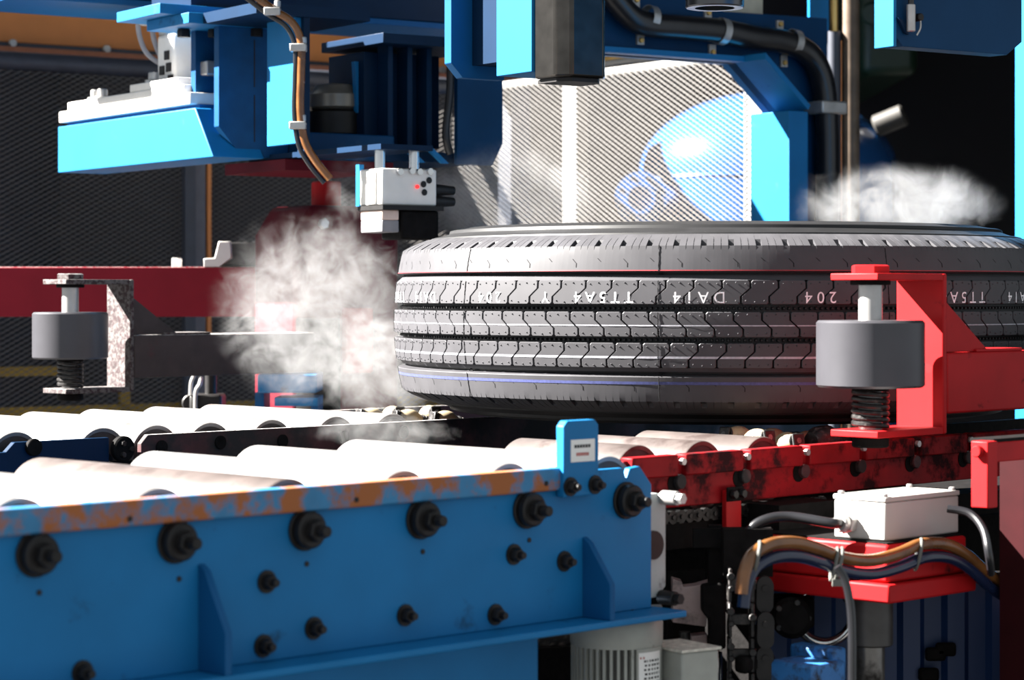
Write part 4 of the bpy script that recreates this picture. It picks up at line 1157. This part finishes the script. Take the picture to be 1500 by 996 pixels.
# rating plate wraps the casing
def wrap(t0, t1, za, zb_, r, n=8):
    mb = MB(CAMF)
    vs_ = []
    for z in (za, zb_):
        for i in range(n + 1):
            t = t0 + (t1 - t0) * i / n
            vs_.append((mx + r * math.cos(t), my + r * math.sin(t), z))
    mb.add(vs_, [(i, i + 1, n + 2 + i, n + 1 + i) for i in range(n)])
    return mb
pd = MB(CAMF)
n = 8
vs_ = []
for r in (0.0462, 0.0548):
    for z in (zm - 0.30, zm - 0.030):
        for i in range(n + 1):
            t = -1.17 + 0.74 * i / n
            vs_.append((mx + r * math.cos(t), my + r * math.sin(t), z))
k = n + 1
fs = [(2 * k + i, 2 * k + i + 1, 3 * k + i + 1, 3 * k + i) for i in range(n)] + [(i, i + 1, 2 * k + i + 1, 2 * k + i) for i in range(n)] + [(k + i, k + i + 1, 3 * k + i + 1, 3 * k + i) for i in range(n)]
fs += [(0, k, 3 * k, 2 * k), (n, k + n, 3 * k + n, 2 * k + n)]
pd.add(vs_, fs); pd.build('plate_pad', MOTOR, dm2)
rp = wrap(-1.13, -0.47, zm - 0.088, zm - 0.034, 0.0552).build('rating_plate', LABELWHITE, dm2, label='white rating plate with rows of print')
rows = [(-1.10, -0.98, 0.040, INKRED)] + [(-1.0 + 0.02 * (i % 2), -0.52, 0.044 + 0.0050 * i, INK) for i in range(8)]
random.seed(3)
for (t0, t1, dz, m) in rows:
    t = t0
    while t < t1:
        wd = random.uniform(0.025, 0.07)
        wrap(t, min(t + wd, t1), zm - dz - 0.0012, zm - dz + 0.0012, 0.0554, 2).build('printed_mark', m, rp)
        t += wd + random.uniform(0.02, 0.05)
MB(CAMF).box(mx - 0.03, mx + 0.055, my - 0.03, my + 0.03, zm + 0.004, zm + 0.012).build('mounting_foot', GREYPAINT, dm2, bev=0.002)
b = MB(CAMF); b.cyl((mx + 0.01, my - 0.031, zm + 0.010), (mx + 0.01, my - 0.041, zm + 0.010), 0.009, 14, ch=0.001); b.build('bolt', BLACK, dm2)
Tt = MF(mx + 0.055, my - 0.005)
tb = MB(Tt).box(0.0, 0.055, -0.035, 0.04, zm - 0.14, zm - 0.036).build('terminal_box', MOTOR, dm2, bev=0.003, label='pale grey terminal box with dusty top')
MB(Tt).box(-0.002, 0.057, -0.037, 0.042, zm - 0.036, zm - 0.033).build('lid', paint('dusty_lid', (0.5, 0.48, 0.42), 0.8, var=0.4, scale=120, bump=0.8), tb)

# ------------------------------------------------------------------ dark machine bulk under the tyre, added to block the sunlit floor
mbse = thing('dark_blocker_base', 'black greasy machine bulk added as a blocker under the roller lanes', 'machine', W(CV, (2.8, 2.5, FL)))
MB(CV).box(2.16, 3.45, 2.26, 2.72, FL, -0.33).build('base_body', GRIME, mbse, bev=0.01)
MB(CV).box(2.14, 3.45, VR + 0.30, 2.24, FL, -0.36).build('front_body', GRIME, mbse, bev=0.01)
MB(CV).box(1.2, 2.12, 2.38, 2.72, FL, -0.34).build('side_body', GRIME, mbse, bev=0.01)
# chain along the rail
chn = thing('roller_chain', 'black greased roller chain running below the red rail', 'chain', W(CV, (2.4, VR + 0.02, -0.29)))
for i in range(12):
    u = 2.19 + 0.032 * i
    b = MB(CV)
    for s_ in (-1, 1):
        b.cyl((u + s_ * 0.008, VR + 0.004, -0.279), (u + s_ * 0.008, VR + 0.011, -0.279), 0.0085, 14)
        b.cyl((u + s_ * 0.008, VR + 0.002, -0.279), (u + s_ * 0.008, VR + 0.004, -0.279), 0.003, 8)
    b.box(u - 0.008, u + 0.008, VR + 0.004, VR + 0.011, -0.285, -0.273)
    b.build('chain_link', BLACK, chn)
# pinkish plates
pk = thing('worn_side_plate', 'bare pinkish grey steel plate with black cut edge beside the motor', 'plate', W(CV, (2.25, VR + 0.10, -0.5)))
Yk = 2.98
def K(px, py, Y=Yk): 
    p_ = at(px, py, Y); return (p_[0], p_[2])
MB(CAMF).prism([K(985, 848), K(999, 852), K(1001, 860), K(1019, 858), K(1040, 852), K(1030, 862), K(1027, 895), K(1036, 900), K(1034, 918), K(985, 912)], 'y', Yk, Yk + 0.03).build('upper_plate', PINKSTEEL, pk, bev=0.001)
MB(CAMF).prism([K(1012, 932), K(1036, 930), K(1036, 1010), K(1000, 1010), K(1000, 990), K(1012, 988)], 'y', Yk, Yk + 0.03).build('lower_plate', PINKSTEEL, pk, bev=0.001)
MB(CAMF).box(at(980, 0, Yk)[0], at(1036, 0, Yk)[0], Yk + 0.032, Yk + 0.05, FL, zr(840, Yk)).build('backing', GRIME, pk)
MB(CAMF).cyl(at(1003, 925, Yk - 0.01), at(1003, 960, Yk - 0.01), 0.007, 12).build('pin', GREASE, pk)
cr = MB(CAMF); X9 = at(1050, 0, 2.95)[0]
ct = thing('chrome_rod', 'upright chrome rod with black sleeve left of the drag chain', 'rod', (X9, 2.95, 0))
MB(CAMF).cyl((X9, 2.95, FL), (X9, 2.95, zr(955, 2.95)), 0.0068, 18).build('rod', CHROME, ct)
MB(CAMF).prism([K(1027, 857, 2.95), K(1062, 850, 2.95), K(1062, 948, 2.95), K(1040, 950, 2.95), K(1037, 905, 2.95), K(1027, 895, 2.95)], 'y', 2.935, 2.965).build('sleeve', GRIME, ct, bev=0.003)
MB(CAMF).box(at(1040, 0, 2.95)[0], at(1060, 0, 2.95)[0], 2.968, 2.985, zr(955, 2.95), -0.288).build('hanger', GRIME, ct)
MB(CAMF).box(at(1014, 0, 2.98)[0], at(1062, 0, 2.98)[0], 2.962, 2.975, zr(800, 2.98), zr(772, 2.98)).build('bracket', GRIME, ct)

# drag chain
Yd = 2.90
dcx = at(1085, 0, Yd)[0]
dg_ = thing('drag_chain', 'black cable drag chain of open links hanging under the rail', 'cable chain', (dcx, Yd, 0))
lm = None
hl = 51.0 * Yd / F
def D(px): return (px - 1085) * Yd / F
link = MB()
link.box(D(1066), D(1108), -0.004, 0.004, -0.0065, 0.0065)
link.box(D(1066), D(1071), -0.012, 0.014, -0.0205, 0.0205)
link.box(D(1098), D(1104), -0.012, 0.014, -0.0205, 0.0205)
link.cyl((D(1069), -0.016, 0.011), (D(1069), -0.012, 0.011), 0.005, 10)
link.cyl((D(1101), -0.016, 0.004), (D(1101), -0.012, 0.004), 0.005, 10)
link.cyl((D(1070), -0.014, -0.004), (D(1070), -0.004, -0.004), 0.004, 8)
lmesh = link.mesh('link', GREASE)
side_ = MB(); side_.prism([(D(1108) + 0.010 + 0.0105 * math.cos(t), (0.010 if math.sin(t) > 0 else -0.010) + 0.0125 * math.sin(t)) for t in [k * math.pi / 8 + 0.01 for k in range(16)]], 'y', -0.010, 0.0)
side_.cyl((D(1108) + 0.010, -0.013, 0.008), (D(1108) + 0.010, -0.010, 0.008), 0.004, 10)
smesh = side_.mesh('side_plate', BLACK)
for i in range(14):
    o = bpy.data.objects.new('link', lmesh); COL.objects.link(o); o.parent = dg_
    o.location = (0, 0, ZC + zr(856, Yd) - hl * i); 
    bm_ = o.modifiers.new('edge', 'BEVEL'); bm_.width = 0.001; bm_.segments = 1; bm_.limit_method = 'ANGLE'
    s_ = bpy.data.objects.new('side_plate', smesh); COL.objects.link(s_); s_.parent = o; s_.location = (0, 0.004 * (-1) ** i, -0.012)
MB(CAMF).box(at(1062, 0, Yd)[0], at(1135, 0, Yd)[0], Yd + 0.02, Yd + 0.05, zr(848, Yd), -0.288).build('hanger', GRIME, dg_)

# junction box on its red block
bu, bv = 2.371, 1.73
rb = thing('red_block', 'red painted steel block carrying the white junction box', 'block', W(CV, (bu + 0.07, bv + 0.1, -0.36)))
MB(CV).box(bu - 0.012, bu + 0.155, bv - 0.012, bv + 0.20, -0.350, -0.3035).build('block', RED, rb, bev=0.004)
MB(CV).box(bu - 0.020, bu + 0.165, bv - 0.020, bv + 0.20, -0.3735, -0.3505).build('lower_plate', RED, rb, bev=0.003)
MB(CV).box(bu - 0.008, bu + 0.151, bv - 0.008, bv + 0.196, -0.3035, -0.3015).build('grime_layer', GRIME, rb)
MB(CV).box(bu + 0.02, bu + 0.14, bv + 0.18, bv + 0.24, -0.34, -0.27).build('web', GRIME, rb)
jb = thing('junction_box', 'white metal junction box with screwed lid on the red block', 'box', W(CV, (bu + 0.06, bv + 0.04, -0.3015)))
MB(CV).box(bu, bu + 0.155, bv, bv + 0.078, -0.3010, -0.254).build('body', WHITE, jb, bev=0.0025)
MB(CV).box(bu - 0.001, bu + 0.156, bv - 0.001, bv + 0.079, -0.2538, -0.2475).build('lid', WHITE, jb, bev=0.0015)
for du in (0.006, 0.149):
    for dv in (0.006, 0.071):
        b = MB(CV); b.cyl((bu + du, bv + dv, -0.2475), (bu + du, bv + dv, -0.2435), 0.0042, 12, ch=0.001); b.build('lid_screw', STEEL, jb)
g0 = Vector((bu, bv + 0.055, -0.281))
b = MB(CV); b.hexa(g0, (-1, 0, 0), 0.0145, 0.009); b.cyl(g0 + Vector((-0.009, 0, 0)), g0 + Vector((-0.019, 0, 0)), 0.0115, 16, ch=0.002); b.build('cable_gland', STEEL, jb)
gw = W(CV, g0 + Vector((-0.019, 0, 0)))
gl = [gw, gw + Vector((-0.012, -0.01, 0.001))] + [Vector(at(px, py, Y)) + Vector((0, 0, ZC)) for px, py, Y in ((1160, 757, 2.93), (1125, 760, 2.93), (1100, 775, 2.93), (1086, 810, 2.93), (1080, 850, 2.93))]
tag(MB().tube(gl, 0.0062, 12).build('black_cable', RUBBERHOSE), 'black cable entering the gland of the white junction box', 'cable')
pts = [(1388, 745, 2.93), (1420, 752, 2.92), (1440, 775, 2.9), (1448, 810, 2.88), (1452, 840, 2.9)]
tag(MB(CAMF).tube([at(*p_) for p_ in pts], 0.005, 10).build('black_cable', RUBBERHOSE), 'black cable leaving the far side of the junction box downward', 'cable')

# brown and blue hoses
hb_pts = [(1086, 870), (1090, 840), (1103, 812), (1130, 797), (1165, 795), (1200, 804), (1235, 817), (1275, 821), (1315, 811), (1350, 797), (1385, 797), (1415, 812), (1450, 842), (1485, 862), (1540, 885)]
Yh = 2.36
def hose_depth(px):
    return vY(px, bv - 0.036)
tag(MB(CAMF).tube([at(px, py, hose_depth(px)) for px, py in hb_pts], 0.0075, 14).build('brown_hose', HOSEBROWN), 'glossy brown hose lying across the front of the red block', 'hose')
tag(MB(CAMF).tube([at(px + 3, py + 20, hose_depth(px) + 0.003) for px, py in hb_pts], 0.0072, 14).build('blue_hose', HOSEBLUE), 'dark blue hose strapped under the brown hose', 'hose')
for i, (px, py) in enumerate(((1222, 820), (1345, 806), (1108, 812))):
    Y = hose_depth(px)
    x, y, z = at(px, py + 6, Y)
    t = MB(CAMF)
    ring_ = [(x + 0.004 * math.sin(k * 2 * math.pi / 14), y + 0.0125 * math.cos(k * 2 * math.pi / 14), z + 0.0185 * math.sin(k * 2 * math.pi / 14)) for k in range(15)]
    t.tube(ring_, 0.0022, 8, sub=2)
    if i == 0:
        t.tube([(p_[0] + 0.0055, p_[1], p_[2]) for p_ in ring_], 0.0022, 8, sub=2)
        t.box(x - 0.004, x + 0.010, y - 0.016, y - 0.010, z - 0.024, z - 0.016)
    tag(t.build('cable_tie', paint('tie_grey', (0.10, 0.10, 0.09), 0.5)), ['double grey cable tie round the hoses before the red block corner', 'grey cable tie round the hoses below the junction box', 'grey cable tie round the hoses above the drag chain'][i], 'cable tie')
pts = [(1226, 830), (1238, 850), (1246, 890), (1248, 940), (1248, 1010), (1248, 1300)]
tag(MB(CAMF).tube([at(px, py, 2.62) for px, py in pts], 0.0045, 10).build('black_cable', RUBBERHOSE), 'thin black cable hanging straight down from the hoses', 'cable')

# guide post under the red block
gpx = at(1276, 0, 2.95)[0]
gpst = thing('guide_post', 'dark steel sleeve with bright rod below the red block', 'post', (gpx, 2.95, 0))
MB(CAMF).cyl((gpx, 2.95, zr(945, 2.95)), (gpx, 2.95, -0.374), 0.027, 28, ch=0.002).build('sleeve', paint('sleeve_steel', (0.045, 0.042, 0.04), 0.4, 0.3, var=0.3), gpst)
MB(CAMF).cyl((gpx - 0.002, 2.95, FL), (gpx - 0.002, 2.95, zr(945, 2.95)), 0.019, 24).build('rod', paint('rod_steel', (0.16, 0.15, 0.14), 0.3, 0.7, var=0.4, dirt=0.35, scale=30), gpst)
# blue corrugated panel
Yp = 3.12
cp = thing('corrugated_panel', 'dark blue corrugated sheet panel behind the guide post', 'panel', (at(1340, 0, Yp)[0], Yp, 0))
poly_f, poly_b = [], []
x = at(1128, 0, Yp)[0]; xe_ = at(1640, 0, Yp)[0]
k = 0
while x < xe_:
    dy = 0.0 if (k // 2) % 2 == 0 else 0.010
    poly_f.append((x, Yp + dy)); x += 0.022 if k % 2 == 0 else 0.007; k += 1
poly = poly_f + [(p_[0], p_[1] + 0.003) for p_ in reversed(poly_f)]
MB(CAMF).prism(poly, 'z', FL, zr(846, Yp)).build('sheet', PANELBLUE, cp)
MB(CAMF).box(at(1128, 0, Yp)[0], xe_, Yp - 0.004, Yp + 0.016, zr(846, Yp), zr(838, Yp)).build('top_rail', GRIME, cp)
for px, py in ((1370, 955), (1360, 985), (1385, 948)):
    b = MB(CAMF); b.box(at(px - 16, 0, Yp)[0], at(px + 14, 0, Yp)[0], Yp - 0.012, Yp - 0.001, zr(py + 12, Yp), zr(py - 8, Yp)); b.build('grease_lump', GRIME, cp, bev=0.004)
# ring and blue clamp block
rx, ry, rz_ = at(1208, 900, 3.06)
t = MB(CAMF).tube([(rx + 0.036 * math.cos(a), ry, rz_ + 0.036 * math.sin(a)) for a in [k * math.pi / 16 for k in range(33)]], 0.0065, 12, sub=1)
ob_ = tag(t.build('steel_ring', CHROME), 'bright steel ring standing before the blue corrugated panel', 'ring')
vk = thing('valve_knob', 'round black greasy valve knob beside the drag chain', 'knob', (at(1160, 0, 2.99)[0], 2.99, ZC + zr(930, 2.99)))
MB(CAMF).cyl(at(1160, 905, 3.04), at(1160, 905, 2.97), 0.026, 24, ch=0.006).build('knob', GRIME, vk)
MB(CAMF).box(at(1138, 0, 3.0)[0], at(1200, 0, 3.0)[0], 3.04, 3.08, zr(928, 3.0), zr(880, 3.0)).build('mount', GRIME, vk, bev=0.006)
for k in range(5):
    a = 2 * math.pi * k / 5
    b = MB(CAMF); q = at(1160 + 24 * math.cos(a), 905 + 24 * math.sin(a), 2.975); b.hexa(q, NV, 0.004, 0.005); b.build('bolt', GREASE, vk)
cb = thing('blue_clamp_block', 'blue clamp block smeared with black grease below the steel ring', 'block', (at(1185, 0, 2.9)[0], 2.9, 0))
Tb = frame((R2, R2, 0), (-R2, R2, 0), (at(1185, 0, 2.86)[0], 2.86, ZC))
MB(Tb).box(-0.005, 0.06, -0.01, 0.06, zr(1012, 2.88), zr(970, 2.88)).build('clamp', BLUEGRIME, cb, bev=0.004)
MB(Tb).box(0.05, 0.075, 0.0, 0.07, zr(1000, 2.9), zr(950, 2.9)).build('ear', BLUEGRIME, cb, bev=0.004)
MB(Tb).box(-0.04, 0.02, 0.065, 0.085, zr(975, 2.95), zr(950, 2.95)).build('grease_pad', GRIME, cb, bev=0.006)
MB(Tb).box(0.0, 0.05, 0.0, 0.05, FL, zr(1012, 2.88)).build('stand', BLUE2, cb)

# red table corner
qu, qv = on_v(1458, 1.62), 1.62
rt = thing('red_table', 'red steel table corner with hanging end plate past the junction box', 'table', W(CV, (qu + 0.2, qv + 0.05, FL)))
Yq = vY(1458, qv)
zq = zr(648, Yq)
MB(CV).box(qu, qu + 0.5, qv, qv + 0.012, zq - 0.024, zq).build('edge_bar', RED, rt, bev=0.0015)
MB(CV).box(qu - 0.002, qu + 0.5, qv + 0.001, qv + 0.035, zq, zq + 0.004).build('table_top', GRIME, rt)
MB(CV).box(qu - 0.022, qu - 0.0005, qv - 0.004, qv + 0.020, zq - 0.078, zq + 0.002).build('end_plate', RED, rt, bev=0.0015)
MB(CV).cyl((qu - 0.022, qv + 0.008, zq - 0.010), (qu - 0.030, qv + 0.008, zq - 0.010), 0.007, 14, ch=0.001).build('bolt', RED, rt)
MB(CV).box(qu + 0.10, qu + 0.5, qv + 0.014, qv + 0.06, FL, zq - 0.002).build('cabinet', paint('shaded_red_paint', (0.022, 0.002, 0.003), 0.6, spec=0.1), rt)  # red darkened in its colour to stand for shade under the table
# items under the blue frame end
rl = MB(CAMF); q = at(812, 925, 2.95)
tag(rl.cyl((q[0] - 0.03, q[1], q[2]), (q[0] + 0.03, q[1] + 0.03, q[2]), 0.022, 24, ch=0.003).build('idler_wheel', GREASE), 'greasy idler wheel under the end of the blue frame', 'wheel')

# ------------------------------------------------------------------ steam
def steam_material(name, dens, thr, nscale, aniso=0.35):
    m = bpy.data.materials.new(name); m.use_nodes = True
    nt = m.node_tree; N, L = nt.nodes, nt.links
    N.remove(N['Principled BSDF'])
    out = N['Material Output']
    pv = N.new('ShaderNodeVolumeScatter'); pv.inputs['Color'].default_value = (0.97, 0.97, 0.98, 1); pv.inputs['Anisotropy'].default_value = aniso
    tc = N.new('ShaderNodeTexCoord'); ge = N.new('ShaderNodeNewGeometry')
    ln = N.new('ShaderNodeVectorMath'); ln.operation = 'LENGTH'; L.new(tc.outputs['Object'], ln.inputs[0])
    fo_ = N.new('ShaderNodeMapRange'); fo_.interpolation_type = 'SMOOTHSTEP'
    fo_.inputs['From Min'].default_value = 1.0; fo_.inputs['From Max'].default_value = 0.45
    L.new(ln.outputs['Value'], fo_.inputs['Value'])
    wn = N.new('ShaderNodeTexNoise'); wn.inputs['Scale'].default_value = nscale * 0.55; wn.inputs['Detail'].default_value = 2
    L.new(ge.outputs['Position'], wn.inputs['Vector'])
    sub = N.new('ShaderNodeVectorMath'); sub.operation = 'SUBTRACT'; sub.inputs[1].default_value = (0.5, 0.5, 0.5); L.new(wn.outputs['Color'], sub.inputs[0])
    sc_ = N.new('ShaderNodeVectorMath'); sc_.operation = 'SCALE'; sc_.inputs['Scale'].default_value = 1.6 / nscale; L.new(sub.outputs[0], sc_.inputs[0])
    ad = N.new('ShaderNodeVectorMath'); ad.operation = 'ADD'; L.new(ge.outputs['Position'], ad.inputs[0]); L.new(sc_.outputs[0], ad.inputs[1])
    n = N.new('ShaderNodeTexNoise'); n.inputs['Scale'].default_value = nscale; n.inputs['Detail'].default_value = 8; n.inputs['Roughness'].default_value = 0.66; n.inputs['Distortion'].default_value = 1.6
    L.new(ad.outputs[0], n.inputs['Vector'])
    a = N.new('ShaderNodeMath'); a.operation = 'MULTIPLY_ADD'; a.inputs[1].default_value = 0.34; a.inputs[2].default_value = -0.17 - thr
    L.new(fo_.outputs[0], a.inputs[0])
    b = N.new('ShaderNodeMath'); b.operation = 'ADD'; L.new(a.outputs[0], b.inputs[0]); L.new(n.outputs['Fac'], b.inputs[1])
    c = N.new('ShaderNodeMapRange'); c.inputs['From Min'].default_value = 0.0; c.inputs['From Max'].default_value = 0.17; L.new(b.outputs[0], c.inputs['Value'])
    d = N.new('ShaderNodeMath'); d.operation = 'MULTIPLY'; L.new(c.outputs[0], d.inputs[0]); L.new(fo_.outputs[0], d.inputs[1])
    e = N.new('ShaderNodeMath'); e.operation = 'MULTIPLY'; e.inputs[1].default_value = dens; L.new(d.outputs[0], e.inputs[0])
    L.new(e.outputs[0], pv.inputs['Density'])
    L.new(pv.outputs[0], out.inputs['Volume'])
    return m
ST1 = steam_material('steam_wisps', 2.3, 0.57, 19.0)
ST2 = steam_material('steam_soft', 2.9, 0.535, 15.0)
sphere = MB(); sphere.lathe([(max(math.sin(math.pi * k / 12), 0.001), -math.cos(math.pi * k / 12)) for k in range(13)], (0, 0, 0), (0, 0, 1), 24)
def steam(px, py, Y, rx, rz, ry, mat, label):
    o = bpy.data.objects.new('steam', sphere.mesh('steam', mat)); COL.objects.link(o)
    x, y, z = at(px, py, Y)
    o.location = (x, y, ZC + z); o.scale = (rx * Y / F, ry, rz * Y / F)
    tag(o, label, 'steam', None, 'stuff')
steam(460, 455, 4.42, 215, 215, 0.17, ST1, 'large drifting plume of white steam before the dark red housing')
steam(565, 535, 4.12, 145, 125, 0.14, ST1, 'dense steam rising at the foot of the tyre')
steam(740, 290, 4.55, 190, 110, 0.15, ST2, 'soft steam drifting over the tyre before the sunlit mesh')
steam(1315, 300, 4.25, 215, 85, 0.14, ST2, 'low bank of steam behind the tyre against the dark wall')
steam(560, 632, 3.55, 160, 40, 0.10, ST1, 'thin steam creeping over the grimy middle rail')
steam(515, 265, 4.50, 55, 90, 0.06, ST1, 'thin curling wisp of steam beside the gripper block')
